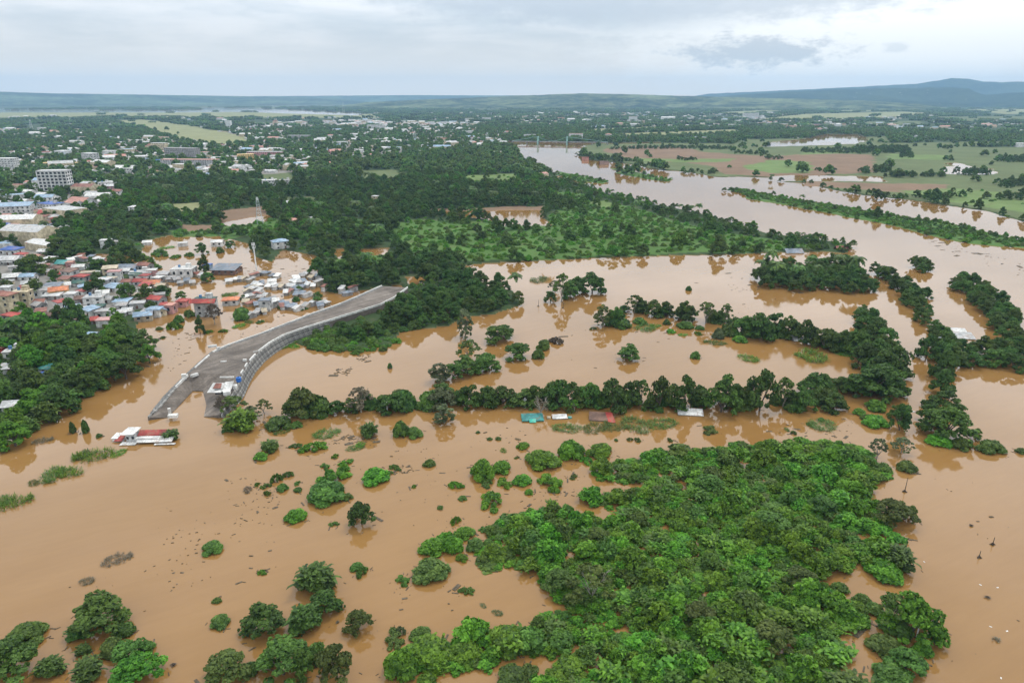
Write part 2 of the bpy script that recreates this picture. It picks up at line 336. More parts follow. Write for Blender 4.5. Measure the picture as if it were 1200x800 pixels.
# ------------------------------------------------------------------ hills on the horizon
def hills(dist, depth, prof, rough, ground, seed, ncol=420, nrow=26, dim=.6):
    r = np.random.default_rng(seed); px = np.linspace(prof[0][0], prof[-1][0], ncol)
    top = np.interp(px, [p[0] for p in prof], [p[1] for p in prof])
    vs = np.zeros((ncol, nrow, 3))
    for i in range(ncol):
        d = ray(px[i], top[i]); h = math.hypot(d[0], d[1]); hz = CAM_H + dist*d[2]/h
        for j in range(nrow):
            s = j/(nrow-1); rad = dist + (s-.75)*depth
            vs[i, j] = (d[0]/h*rad, d[1]/h*rad, hz)
    X, Y, H = vs[..., 0], vs[..., 1], vs[..., 2]
    s = np.linspace(0, 1, nrow)[None, :]
    prof_s = np.where(s < .75, (s/.75)**1.25, 1-((s-.75)/.25)**1.6*1.05)
    spur = np.abs(wavy(X, Y*.5, 6.5/dist*2.2, 0)) + .6*np.abs(wavy(X, Y*.6, 20/dist*2.2, 1)) + .35*np.abs(wavy(X, Y, 48/dist*2.2, 2))
    cut = np.clip(prof_s*(1-prof_s)*4, 0, 1)
    Z = H*prof_s - H*rough*cut*spur*.55 + H*.035*rough*(wavy(X, Y, 70/dist*2.2, 1)+.7*wavy(X, Y, 160/dist*2.2, 2)) - 6*(1-prof_s)
    ix = np.arange(ncol*nrow).reshape(ncol, nrow)
    q = np.stack([ix[:-1,:-1], ix[1:,:-1], ix[1:,1:], ix[:-1,1:]], -1).reshape(-1, 4)
    m, t, b, out = material('hill_cover'); tc = t.new('ShaderNodeTexCoord').outputs['Object']
    nn = t.math('ADD', t.math('MULTIPLY', t.noise(tc, .0016, 6, .65), .55), t.math('MULTIPLY', t.noise(tc, .012, 4, .7), .45))
    c = t.mix(t.smooth(nn, .42, .62), (.014, .026, .014, 1), tuple(v*dim for v in ground[:3])+(1,))
    c = t.mix(t.smooth(t.noise(tc, .02, 2, .5), .70, .75), c, (.30, .27, .23, 1))
    t.put(b.inputs['Base Color'], c); b.inputs['Roughness'].default_value = 1; b.inputs['Specular IOR Level'].default_value = 0
    meta(mobj('hills', np_mesh('hills', np.stack([X, Y, Z], -1).reshape(-1, 3), q, m, True)), kind='structure')
hills(12800, 2600, [(760,122),(830,110),(960,104),(1040,100),(1075,98),(1100,94),(1116,91.5),(1135,91.5),(1150,95),(1175,96),(1240,95),(1330,99),(1500,104),(1700,112)], .5, (.075,.105,.055,1), 1)
hills(9600, 3000, [(780,123),(820,117),(850,112.5),(880,110),(930,107),(990,104),(1050,103),(1110,102.5),(1136,103),(1144,108),(1155,111),(1180,109),(1230,107),(1320,108),(1420,112),(1700,116)], .6, (.07,.10,.05,1), 2)
hills(7300, 2400, [(390,125.5),(430,120),(490,117),(540,115),(600,112.5),(680,109.5),(740,110.5),(800,112.5),(860,114),(940,116),(1010,118),(1080,122),(1110,125.5)], .4, (.13,.15,.075,1), 3, dim=1.3)
hills(11200, 2600, [(-800,110),(-300,106),(-60,106.5),(0,107.5),(60,109.5),(140,110.5),(230,112),(330,113.5),(400,116),(460,122.5)], .3, (.09,.12,.06,1), 4, dim=1.3)
hills(13300, 2000, [(200,121),(280,113),(360,112.5),(480,111.6),(560,111.8),(640,112.2),(760,113),(820,121)], .3, (.08,.11,.06,1), 5, dim=1.3)
# ------------------------------------------------------------------ plants: crowns of leaf-sized faces
def unit(v): return v/(np.linalg.norm(v, axis=-1, keepdims=True)+1e-9)
def leaf_cloud(seed, blobs, n, leaf, aspect=1.7, up=.35, shell=.72, jit=.55, low=.15, cull=.82, bunch=0):
    """n leaf quads over a set of ellipsoids (x,y,z,rx,ry,rz); returns verts, quads, tone per leaf"""
    r = np.random.default_rng(seed); B = np.array(blobs, float)
    area = (B[:, 3]*B[:, 4]+B[:, 3]*B[:, 5]+B[:, 4]*B[:, 5]); k = r.choice(len(B), n*2, p=area/area.sum())
    d = unit(r.normal(size=(n*2, 3)))
    flip = (d[:, 2] < -.1) & (r.random(n*2) > low); d[flip, 2] *= -1
    rad = shell+(1-shell)*r.random(n*2)**.6
    p = B[k, :3]+d*rad[:, None]*B[k, 3:]
    if bunch:   # pull leaves into twig-end bunches, leaving gaps between
        nb = max(6, n//bunch); c = r.integers(0, n*2, nb); cc = p[c]
        for s in range(0, n*2, 4000):
            D = ((p[s:s+4000, None]-cc[None])**2).sum(-1); j = D.argmin(1); p[s:s+4000] += (cc[j]-p[s:s+4000])*.55
    keep = np.ones(n*2, bool)
    for i in range(len(B)):
        q = (((p-B[i, :3])/B[i, 3:])**2).sum(1); keep &= ~((q < cull**2) & (k != i))
    keep &= p[:, 2] > .02
    s = np.where(keep)[0][:n]; p, d, k = p[s], d[s], k[s]; n = len(s)
    nr = unit(d+r.normal(size=(n, 3))*jit+np.array([0, 0, up])); t = unit(np.cross(nr, r.normal(size=(n, 3)))); bi = np.cross(nr, t)
    L = leaf*(.6+.8*r.random(n))[:, None]; t = t*L*aspect*.5; bi = bi*L*.5
    v = np.stack([p-t, p+bi, p+t, p-bi], 1).reshape(-1, 3)
    tone = np.clip(.5+(r.random(len(B))[k]-.5)*.55+r.normal(size=n)*.24, 0, 1)
    return v, np.arange(4*n).reshape(-1, 4), tone
def add_core(parts, blobs, f):
    """opaque heart of a dense crown, so the far side does not shine through"""
    for b in blobs:
        o = []; 
        for i in range(5):
            th = math.pi*i/4
            for j in range(8): o.append((b[0]+b[3]*f*math.sin(th)*math.cos(j*math.pi/4), b[1]+b[4]*f*math.sin(th)*math.sin(j*math.pi/4), b[2]+b[5]*f*math.cos(th)))
        q = [(i*8+j, (i+1)*8+j, (i+1)*8+(j+1) % 8, i*8+(j+1) % 8) for i in range(4) for j in range(8)]
        parts.append((np.array(o), np.array(q), np.full(32, .12)))
def merge_mesh(name, parts, mat):
    v = []; q = []; a = []; o = 0
    for pv, pq, pa in parts: v.append(pv); q.append(pq+o); a.append(pa); o += len(pv)
    me = np_mesh(name, np.concatenate(v), np.concatenate(q), mat)
    at = me.attributes.new('leafv', 'FLOAT', 'FACE'); at.data.foreach_set('value', np.concatenate(a).astype(np.float32)); return me
def ball_set(seed, n, R_, z0, z1, r0, r1, flat=.75, dome=True):
    """lumps filling a crown of radius R_ between heights z0 and z1"""
    r = np.random.default_rng(seed); o = []
    for i in range(n):
        a = i*2.4+r.uniform(-.5, .5); f = math.sqrt((i+.4)/n)
        rb = r.uniform(r0, r1); rad = max(0, R_-rb*.8)*f
        ztop = z1-(z1-z0)*(f**2.2)*(.75 if dome else .25)
        z = max(z0+rb*flat*.4, ztop-rb*flat*r.uniform(.8, 1.15))
        o.append((rad*math.cos(a), rad*math.sin(a), z, rb, rb*r.uniform(.85, 1.15), rb*flat))
    return o
def trunk_mesh(seed, h, r0, spread, zfork, nlimb, mat, twig=0, base=-1.6):
    r = np.random.default_rng(seed); b = MB()
    lean = r.normal(size=2)*.25
    b.tube([(0,0,base),(lean[0]*.3,lean[1]*.3,zfork*.5),(lean[0],lean[1],zfork)], [r0*1.35,r0,r0*.8], 7)
    for i in range(nlimb):
        a = 2*math.pi*i/nlimb+r.uniform(-.4, .4); s = spread*r.uniform(.6, 1.0); zt = h*r.uniform(.72, .95)
        e = np.array([lean[0]+s*math.cos(a), lean[1]+s*math.sin(a), zt]); m_ = np.array([lean[0]+s*.45*math.cos(a), lean[1]+s*.45*math.sin(a), zfork+(zt-zfork)*.45])
        b.tube([(lean[0],lean[1],zfork*.9), m_, e], [r0*.6,r0*.4,r0*.12], 5)
        for k in range(twig):
            a2 = a+r.uniform(-.9, .9); st = m_+(e-m_)*r.uniform(0, .9); en = st+np.array([math.cos(a2)*s*.35, math.sin(a2)*s*.35, h*r.uniform(.05, .2)])
            b.tube([st, (st+en)/2+r.normal(size=3)*.1, en], [r0*.28,r0*.18,r0*.07], 4)
    return b.mesh('trunk', mat)
def long_leaves(seed, n, rad, h, leaf, wd, z0=.3):
    """rosettes of long arching leaves (banana, papaya, tall reeds)"""
    r = np.random.default_rng(seed); v = []; q = []; tn = []
    for i in range(n):
        a = r.uniform(0, 2*math.pi); e = r.uniform(.15, 1.25); L = leaf*r.uniform(.6, 1.2); d = np.array([math.cos(a)*math.cos(e), math.sin(a)*math.cos(e), math.sin(e)])
        c = np.array([0, 0, z0])+np.array([r.normal()*rad*.33, r.normal()*rad*.33, h*r.uniform(0, 1)*.55]); s = np.cross(d, (0, 0, 1)); s /= np.linalg.norm(s)+1e-6
        pts = [c, c+d*L*.45, c+d*L*.8-np.array([0,0,L*.12]), c+d*L-np.array([0,0,L*.38])]; ws = [.25, 1, .8, .1]; o = len(v)
        for p_, w_ in zip(pts, ws): v += [p_-s*wd*w_/2, p_+s*wd*w_/2]
        for k in range(3): q.append((o+2*k, o+2*k+1, o+2*k+3, o+2*k+2)); tn.append(np.clip(r.normal(.5, .25), 0, 1))
    return np.array(v), np.array(q), np.array(tn)
# natural sizes: form -> (width, height); three shapes of each
FORM = {}
def reg(form, wdt, hgt, crown, trunk=None): FORM.setdefault(form, []).append((wdt, hgt, crown, trunk))
for s in range(3):
    bl = ball_set(s+1, 22, 6.2, 1.6, 10, 1.0, 2.2, .78); rj = np.random.default_rng(s+900); bl = [(x+rj.normal()*.5, y+rj.normal()*.5, max(1.9, z+rj.normal()*.75), a, b_, c_) for x, y, z, a, b_, c_ in bl]
    pt = [leaf_cloud(s, bl, 4600, .42, shell=.55, bunch=10)]; add_core(pt, bl, .5)
    reg('broad', 12, 10, merge_mesh('broad_crown', pt, LEAF['mid']), trunk_mesh(s, 9, .32, 4.2, 2.6, 5, BARK))
    bl = ball_set(s+11, 22, 5.1, .7, 9, .9, 2.0, .85); rj = np.random.default_rng(s+950); bl = [(x+rj.normal()*.4, y+rj.normal()*.4, max(.8, z+rj.normal()*.6), a, b_, c_) for x, y, z, a, b_, c_ in bl]
    pt = [leaf_cloud(s+3, bl, 4800, .40, shell=.6, bunch=10)]; add_core(pt, bl, .55)
    reg('round', 10, 9, merge_mesh('round_crown', pt, LEAF['mid']), trunk_mesh(s+3, 8, .28, 3, 1.6, 5, BARK))
    bl = ball_set(s+21, 18, 5, 2.2, 10, .9, 1.7, .7)
    reg('sparse', 10, 10, merge_mesh('sparse_crown', [leaf_cloud(s+6, bl, 1900, .46, shell=.35, bunch=12)], LEAF['mid']), trunk_mesh(s+6, 9.6, .22, 3.4, 2.0, 6, PALEBARK, 3))
    bl = ball_set(s+31, 7, 2.9, .6, 10, 1.1, 1.7, 1.1); bl += [(x*.8, y*.8, z*.55, a, b_, c_) for x, y, z, a, b_, c_ in bl]
    reg('upright', 5.5, 10, merge_mesh('upright_crown', [leaf_cloud(s+9, bl, 1500, .42, 2.2, bunch=12)], LEAF['pale']), trunk_mesh(s+9, 9, .2, 1.6, 2, 5, PALEBARK, 1))
    reg('bare', 8, 9, merge_mesh('thin_crown', [leaf_cloud(s+12, ball_set(s+41, 9, 4, 3, 9, .9, 1.4, .8), 150, .4, shell=.3)], LEAF['dry']), trunk_mesh(s+12, 9.4, .22, 3.6, 1.8, 8, PALEBARK, 6))
    bl = ball_set(s+51, 9, 3.4, .4, 5, 1.2, 1.7, .9); pt = [leaf_cloud(s+15, bl, 900, .55)]; add_core(pt, bl, .62)
    for i in range(9):
        q = long_leaves(s*20+i, 20, .7, 1.0, 2.1, .5); a = i*2.4; f = math.sqrt((i+.3)/9)*2.6; q[0][:] += np.array([f*math.cos(a), f*math.sin(a), 4.2-.30*f*f]); pt.append(q)
    reg('spiky', 8, 6.2, merge_mesh('spiky_crown', pt, LEAF['dark']), trunk_mesh(s+15, 5, .2, 2, 1.4, 4, BARK))
    # bushes without a trunk in view
    bl = ball_set(s+61, 11, 2.5, .0, 2.6, .8, 1.25, .85); bl = [(x, y, max(z, .3), a, b_, c_) for x, y, z, a, b_, c_ in bl]
    pt = [leaf_cloud(s+18, bl, 1300, .36, 1.6, .5)]; add_core(pt, bl, .66)
    reg('bush', 5, 2.8, merge_mesh('bush', pt, LEAF['bright']))
    bl = [(x*1.15, y*.8, z*.7, a*.85, b_*.8, c_*.7) for x, y, z, a, b_, c_ in ball_set(s+71, 13, 3, .0, 1.9, .55, .95, .8)]
    pt = [leaf_cloud(s+21, bl, 800, .4, 1.7, .5, cull=.7)]; add_core(pt, bl, .5)
    reg('scrub', 6, 1.7, merge_mesh('ragged_bush', pt, LEAF['bright']))
    r = np.random.default_rng(s); pt = []
    for i in range(70):
        f = math.sqrt(r.random())*2.9; a = r.uniform(0, 6.3); q = long_leaves(900+s*80+i, 7, .25, .35, 1.0, .10, .0); q[0][:] += np.array([f*math.cos(a)*1.1, f*math.sin(a)*.8, -.05]); pt.append(q)
    reg('mat', 6, 1.0, merge_mesh('reed_patch', pt, LEAF['mid']))
# coconut palms
for s in range(3):
    r = np.random.default_rng(s+70); v, q, tn = [], [], []
    for i in range(16):
        a = i*2*math.pi/16+r.uniform(-.2, .2); e = r.uniform(-.1, .95); L = 3.6
        for k in range(7):
            for sd_ in (-1, 1):
                def at_(u): 
                    return np.array([math.cos(a)*L*u*math.cos(e*(1-u*.6)), math.sin(a)*L*u*math.cos(e*(1-u*.6)), 9+L*(u*math.sin(e)-u*u*.75)])
                p0, p1 = at_(k/7), at_((k+1)/7); sdv = np.array([-math.sin(a), math.cos(a), 0])*sd_; ln = 1.0*math.sin(math.pi*(k+.8)/8)
                o = len(v); v += [p0, p1, p1+sdv*ln+np.array([0, 0, -.35]), p0+sdv*ln+np.array([0, 0, -.35])]; q.append((o, o+1, o+2, o+3)); tn.append(r.random())
    reg('palm', 7, 10, merge_mesh('palm_crown', [(np.array(v), np.array(q), np.array(tn))], LEAF['mid']), MB().tube([(0,0,-1.6),(.15,0,4),(.0,.1,9.1)], [.22,.17,.13], 6).mesh('trunk', PALEBARK))

PLANT_NAME = {'broad': 'broadleaf_tree', 'round': 'broadleaf_tree', 'sparse': 'sparse_tree', 'upright': 'slender_tree', 'bare': 'bare_tree', 'spiky': 'large_leaved_tree', 'bush': 'shrub', 'scrub': 'shrub', 'mat': 'reed_patch', 'palm': 'palm_tree'}
WORD = {'broad': 'spreading', 'round': 'rounded dense', 'sparse': 'open thin crowned', 'upright': 'slender upright', 'bare': 'nearly bare', 'spiky': 'spiky large leaved', 'bush': 'domed', 'scrub': 'low ragged', 'mat': 'flat', 'palm': 'feathery'}
TONE = {'dark': 'dark green', 'mid': 'green', 'bright': 'bright green', 'olive': 'olive green', 'pale': 'grey green', 'dry': 'brownish'}
PLANTS = []          # (x, y, width m, height m, form, tone, variant, rot, region, z)
_pc = [0]
def plant(px, by, wpx, hpx, form, tone, region):
    """a plant from the outline it has in the photograph: middle x, lowest y, width and height"""
    k, s, c = ppm(px, by); wm = wpx/k
    base = by-.40*wpx*s if form in ('bush', 'scrub', 'mat', 'round', 'spiky') else by-.12*wpx*s
    x, y, _ = P(px, base); k, s, c = ppm(px, base); wm = wpx/k
    hm = (hpx-.62*wpx*s)/c/k if form in ('bush', 'scrub', 'mat', 'round', 'spiky') else (hpx-.3*wpx*s)/c/k
    lo = {'mat': .12, 'scrub': .25, 'bush': .42, 'round': .55, 'spiky': .5}.get(form, .65); hm = min(hm, .22*wm) if form == 'mat' else hm; hm = min(max(hm, lo*wm), 1.8*wm if form not in ('upright',) else 3*wm)
    _pc[0] += 1; PLANTS.append((x, y, wm, hm, form, tone, _pc[0] % 3, rng.uniform(0, 6.28), region, -1.8 if form == 'broad' else 0.0))
def rows(region, s):
    for ln in s.strip().splitlines():
        for it in ln.split(';'):
            f = it.split()
            if f: plant(*map(float, f[:4]), f[4], f[5], region)
rows('in the lower corner of the flood', '''
32 757 44 27 bush mid; 14 806 76 56 round mid; 60 798 40 30 spiky dark; 120 750 70 50 round mid; 92 752 30 24 spiky dark; 146 748 26 22 bush dark; 98 770 22 15 spiky dark; 132 770 30 26 bush olive
155 789 50 42 round mid; 172 766 20 18 bush mid; 163 812 60 34 round bright; 105 802 44 22 spiky dark
268 808 56 30 round olive; 295 790 20 16 bush dark; 333 808 70 62 round mid; 310 752 52 46 round dark; 357 748 46 42 spiky dark; 370 702 58 40 spiky dark; 382 726 40 36 round dark; 395 808 48 54 round olive; 372 778 26 28 bush mid; 355 800 30 40 round mid
420 746 34 34 round olive''')
rows('on the bank under the levee wall', '''
334 409 14 8 mat bright; 341 405 16 9 mat bright; 349 401 16 9 mat bright; 357 397 15 9 mat bright; 364 393 13 8 mat bright; 345 408 14 6 mat bright''')
rows('standing alone in the brown water', '''
258 736 24 17 bush mid; 249 650 27 16 bush mid; 254 707 11 8 bush mid; 137 662 30 10 mat dry; 102 685 17 9 mat dry; 424 621 33 36 round dark; 347 613 28 15 bush bright; 391 617 13 6 scrub mid
418 669 16 11 bush mid; 424 676 20 15 scrub mid; 472 686 22 10 scrub mid; 504 684 42 32 bush olive; 547 698 20 11 scrub mid; 583 722 14 13 mat pale; 566 712 10 5 mat pale
307 674 12 8 scrub bright; 737 425 30 18 round mid; 815 421 15 11 bush mid; 807 341 8 7 bush dark; 457 432 6 8 bush dark; 433 515 25 22 spiky dark; 470 513 22 23 bush mid; 485 514 24 16 bush mid''')
rows('in the drowned scrub left of the green thicket', '''
508 652 34 22 bush bright; 530 650 30 26 bush bright; 519 640 30 18 scrub bright; 545 632 24 16 bush bright; 557 647 26 18 bush mid; 541 659 16 12 bush bright; 534 615 16 12 scrub bright; 568 624 16 8 scrub mid; 572 640 14 10 bush mid; 580 660 34 26 bush bright
462 760 36 20 scrub olive; 470 745 14 14 scrub pale; 493 752 26 18 bush mid; 470 800 46 44 bush bright; 505 785 54 38 bush bright; 545 782 46 32 bush bright; 590 768 46 36 bush bright; 600 808 40 26 bush dark; 620 812 50 22 scrub olive; 500 812 30 24 bush bright''')
rows('scattered over the flood below the levee', '''
327 505 32 15 bush dark; 348 502 16 9 bush mid; 331 509 20 6 mat mid; 316 532 26 17 spiky mid; 306 540 18 12 bush bright; 368 532 34 18 scrub bright; 382 514 32 8 mat mid; 422 524 14 8 mat bright; 347 526 16 8 scrub dark; 393 537 10 7 scrub bright; 416 529 20 6 mat mid; 405 547 20 10 scrub bright
381 550 16 8 scrub mid; 392 569 46 20 scrub bright; 383 593 50 30 bush mid; 407 587 14 11 bush mid; 440 569 34 19 bush bright; 463 552 18 6 scrub mid; 457 556 10 6 scrub mid; 324 566 16 14 scrub mid; 338 560 14 10 scrub mid; 311 573 14 8 scrub mid; 331 576 15 11 bush mid; 313 581 10 8 scrub mid; 348 569 11 6 scrub mid; 349 577 11 7 bush dark; 290 577 14 8 mat dry; 301 570 8 6 scrub mid
503 548 17 8 bush mid; 534 574 20 13 scrub bright; 542 587 11 7 bush mid; 516 597 8 5 bush mid; 485 572 8 5 scrub bright; 565 564 30 30 bush bright; 588 556 28 17 bush bright; 570 571 22 7 scrub mid; 591 573 26 10 scrub bright; 576 598 42 19 scrub bright; 560 508 6 4 bush dark; 574 516 7 4 bush dark; 584 516 8 5 bush mid; 590 530 10 14 mat bright
613 527 17 8 bush bright; 636 551 40 22 bush bright; 669 540 34 28 bush bright; 703 538 34 20 bush bright; 688 545 20 12 scrub bright; 612 570 24 15 bush bright; 645 575 40 13 scrub bright; 620 580 12 8 bush bright; 607 516 7 4 mat dry; 605 538 7 4 scrub mid; 672 562 14 6 scrub mid; 738 517 8 6 scrub olive; 722 517 5 4 bush dark''')
rows('along the drowned bank below the tree row', '''
665 508 34 8 mat olive; 700 508 36 9 mat olive; 745 506 44 13 mat olive; 775 504 38 12 mat mid; 722 507 30 10 mat olive; 832 509 24 7 scrub olive; 747 518 10 7 scrub olive; 785 518 10 6 scrub olive; 963 504 34 9 mat olive; 962 494 9 5 bush mid; 922 505 9 7 mat mid; 930 509 8 6 scrub mid; 938 517 9 6 scrub olive; 950 500 12 6 scrub mid
951 424 44 16 mat bright; 988 418 18 6 mat bright; 935 417 12 6 mat bright; 877 424 26 9 mat bright; 757 388 28 8 mat mid; 786 391 16 6 scrub bright; 800 394 12 4 mat bright; 818 393 12 6 scrub bright; 838 405 24 6 mat mid; 768 384 14 6 mat bright; 695 387 10 5 scrub olive''')
rows('by the drowned house left of the broken levee', '''
110 541 40 20 mat bright; 96 538 24 14 mat mid; 139 535 20 8 mat bright; 62 563 34 18 mat mid; 80 560 34 22 mat bright; 40 569 16 9 mat olive; 16 596 36 27 mat bright; 5 592 26 22 mat mid; 116 513 9 6 bush dark; 50 520 20 9 mat dry; 201 518 24 12 spiky dark''')
rows('at the edge of the left grove', '''
86 508 8 22 bush dark; 101 508 10 22 bush dark; 115 458 24 22 bush mid; 102 466 18 14 bush mid''')
rows('beside the broken end of the levee', '''
275 487 36 26 sparse olive; 262 482 22 20 sparse dry; 284 509 46 32 spiky bright; 310 486 22 20 sparse olive; 268 507 16 10 scrub dark; 295 494 26 20 sparse pale''')
rows('in the tree row across the flood', '''
355 490 48 44 broad olive; 345 491 28 26 round mid; 396 488 24 20 round dark; 423 485 36 34 sparse dry; 412 485 22 20 sparse mid; 463 483 44 26 broad dark; 452 484 26 24 round dark; 478 480 14 18 round dark; 518 478 44 30 broad pale; 521 497 26 26 upright pale
548 477 34 32 broad dark; 570 477 32 31 broad dark; 590 475 36 30 broad dark; 612 477 36 26 broad olive; 633 488 26 22 bare dry; 655 477 40 38 broad dark; 673 483 14 16 sparse bright; 691 476 36 36 broad mid; 718 482 40 44 broad dark; 738 476 30 36 broad dark; 752 473 24 30 sparse dark; 772 481 32 46 broad dark; 803 480 34 46 broad dark; 788 474 28 26 sparse mid; 820 474 26 26 bush dark; 845 485 46 50 broad mid; 862 480 26 32 round mid; 890 483 44 56 broad dark; 772 484 14 10 bush dark
917 478 30 38 sparse mid; 955 465 46 36 broad dark; 940 482 34 34 broad mid; 975 481 40 24 broad dark; 929 484 22 12 bush mid; 1020 467 64 36 broad dark; 1042 444 50 48 broad dark; 1032 458 46 40 broad dark; 1002 462 36 30 broad dark''')
rows('in the pair of willows on the bank', '''
515 449 30 26 upright pale; 531 448 24 24 round mid; 545 443 36 26 round mid; 550 424 34 28 sparse olive; 570 438 36 26 round mid; 562 440 24 18 round mid; 605 424 34 20 round mid; 583 405 36 24 round mid; 637 411 20 16 bush mid; 631 421 17 14 bush mid; 652 404 18 12 scrub dry; 545 396 22 36 upright pale; 592 398 26 16 round mid''')
rows('on the drowned islet in the middle of the flood', '''
645 356 16 16 round dark; 658 355 26 36 sparse mid; 674 345 32 26 broad dark; 694 345 34 30 broad dark; 668 352 22 22 round mid; 650 342 18 14 sparse pale; 632 331 26 5 mat olive''')
rows('in the upper tree row through the flood', '''
706 384 26 28 sparse olive; 722 382 26 28 broad mid; 729 386 26 16 bush dark; 743 368 26 24 sparse dark; 752 366 20 22 broad dark; 767 371 26 24 broad mid; 780 371 20 22 broad dark; 802 376 30 28 broad dark; 827 380 28 28 sparse mid; 850 379 20 24 sparse dark; 870 394 34 30 broad mid; 890 398 40 36 broad dark; 750 381 18 11 bush mid; 781 381 10 8 bush dark; 803 386 20 9 bush mid; 820 387 12 7 bush dark; 841 398 14 15 bush pale; 867 402 18 10 bush bright; 905 392 30 30 broad dark; 925 396 30 32 broad mid; 945 404 30 34 broad dark; 965 410 34 30 broad mid; 985 412 32 32 broad dark; 1005 416 34 34 broad mid''')
rows('along the drowned road on the right', '''
1102 466 30 34 round dark; 1106 442 30 34 round mid; 1102 428 28 30 round dark; 1118 432 30 26 round mid; 1140 430 30 24 broad dark; 1165 432 32 26 round mid; 1188 434 30 26 broad dark; 1102 446 30 42 broad dark; 1085 420 26 34 broad dark; 1105 482 44 34 broad dark; 1107 515 64 50 broad mid; 1092 497 36 32 broad dark; 1100 524 30 16 bush bright; 1126 528 28 14 bush mid; 1143 516 15 16 round mid; 1160 533 34 16 bush mid; 1197 532 14 5 bush mid; 1054 508 26 38 round dark; 1050 492 22 24 broad mid; 1007 487 16 10 bush bright; 1026 483 28 14 bush bright; 1025 502 30 14 bush bright; 1016 494 16 8 bush mid; 1027 539 26 28 sparse pale; 1056 532 30 20 sparse pale; 1033 557 26 14 bush mid; 1062 554 22 17 bush olive; 1035 561 20 8 scrub mid; 1020 548 18 14 bush mid''')
rows('at the right rim of the green thicket', '''
1066 748 76 64 broad bright; 1040 742 46 50 sparse olive; 1046 620 50 36 round olive; 1066 612 18 22 round olive; 1050 676 46 42 spiky dark; 1035 682 44 26 bush bright; 1036 636 44 18 scrub bright; 1050 748 38 30 bush dark; 1024 722 26 16 bush mid; 1080 771 26 24 bush bright; 1060 797 48 38 round mid; 1036 770 40 30 bush olive; 1044 806 44 22 bush mid; 1072 784 26 20 bush mid; 1010 712 24 18 bush mid; 985 718 12 14 scrub dark; 972 700 16 8 scrub olive; 985 703 8 6 scrub mid''')
rows('inside the green thicket', '''
690 712 66 52 sparse olive; 900 640 54 34 round mid; 940 700 44 34 round olive; 700 650 40 26 round mid; 830 590 46 30 round mid; 820 740 44 30 round olive; 905 772 54 42 round olive; 760 690 38 30 round mid; 655 700 40 36 round olive; 960 610 40 28 round dark''')
rows('beside the drowned houses of the town', '''
187 387 9 5 bush mid; 204 387 18 13 scrub bright; 210 379 14 12 bush mid; 235 393 12 26 round dark; 245 391 11 6 scrub bright; 262 390 11 6 scrub bright; 284 376 26 19 bush mid; 252 381 22 26 sparse dry; 280 384 16 4 mat bright; 292 379 12 4 mat mid; 191 397 8 4 scrub mid; 243 332 18 14 round mid; 240 322 15 22 round dark; 237 299 15 15 round mid; 118 322 26 20 round dark; 134 319 20 17 round dark; 112 349 26 26 round dark; 150 357 26 28 round mid; 173 357 22 24 round mid; 192 351 24 18 round dark; 213 352 14 12 round mid; 90 391 32 40 round dark; 72 378 20 22 round mid; 40 326 38 30 round mid; 42 351 30 24 round mid; 18 352 16 12 round mid; 72 302 36 26 round mid; 98 302 24 18 round mid; 147 295 24 16 round mid; 135 299 12 10 round mid; 265 347 12 6 mat mid; 270 348 20 4 mat bright; 222 372 18 12 scrub olive
165 306 30 12 scrub mid; 188 301 26 11 scrub mid; 206 303 16 6 scrub bright; 222 301 14 7 scrub mid; 195 292 18 4 mat bright; 270 291 14 10 round mid; 258 297 10 9 bush mid; 182 316 14 8 bush mid; 286 352 10 8 bush dark; 348 340 12 8 bush dark; 350 343 14 9 bush mid; 372 356 14 9 round mid; 372 350 12 8 round mid; 330 362 10 6 bush mid; 347 354 10 8 bush dark; 355 364 12 5 scrub mid; 305 379 12 5 scrub mid; 313 398 6 6 bush mid''')

# undergrowth that stands between the trunks of the rows
for p in list(PLANTS):
    if p[4] in ('broad', 'sparse') and ('tree row' in p[8]):
        for q in range(2):
            wm = p[2]*rng.uniform(.55, .85); PLANTS.append((p[0]+rng.uniform(-.45, .45)*p[2], p[1]+rng.uniform(-.1, .5)*p[2], wm, wm*rng.uniform(.55, .95), ('round', 'broad', 'bush')[int(rng.integers(3))], ('dark', 'mid', 'dark', 'olive')[int(rng.integers(4))], int(rng.integers(3)), rng.uniform(0, 6.28), p[8], -.6))
# ---- woods: many trees placed by density; the largest in view become things of their own
def sample(pg, spacing, clear=None):
    lo = pg.min(0); hi = pg.max(0); g0, g1 = np.meshgrid(np.arange(lo[0], hi[0], spacing), np.arange(lo[1], hi[1], spacing), indexing='ij')
    x = (g0+rng.uniform(-.42, .42, g0.shape)*spacing).ravel(); y = (g1+rng.uniform(-.42, .42, g1.shape)*spacing).ravel()
    m = inside(x+wavy(x, y, .12)*spacing*.4, y+wavy(x, y, .12, 1)*spacing*.4, pg); return x[m], y[m]
WOOD = []
def wood(region, pts, spacing, w0, w1, forms, tones, z=0.0):
    x, y = sample(poly(pts), spacing)
    for i in range(len(x)):
        wm = rng.uniform(w0, w1); f = forms[rng.integers(len(forms))]; t = tones[rng.integers(len(tones))]
        ratio = {'broad': .8, 'round': .88, 'sparse': 1.0, 'upright': 1.7, 'spiky': .7, 'bush': .55, 'scrub': .32, 'palm': 1.5}[f]
        WOOD.append((x[i], y[i], wm, wm*ratio*rng.uniform(.85, 1.15), f, t, int(rng.integers(3)), rng.uniform(0, 6.28), region, z))
wood('in the left grove at the water', [(-30,402),(40,388),(100,392),(150,398),(174,408),(178,430),(160,445),(112,458),(98,480),(66,500),(34,522),(-10,545)], 6.6, 8.5, 13, ['round','broad','round','broad','spiky'], ['mid','dark','mid','mid','bright'])
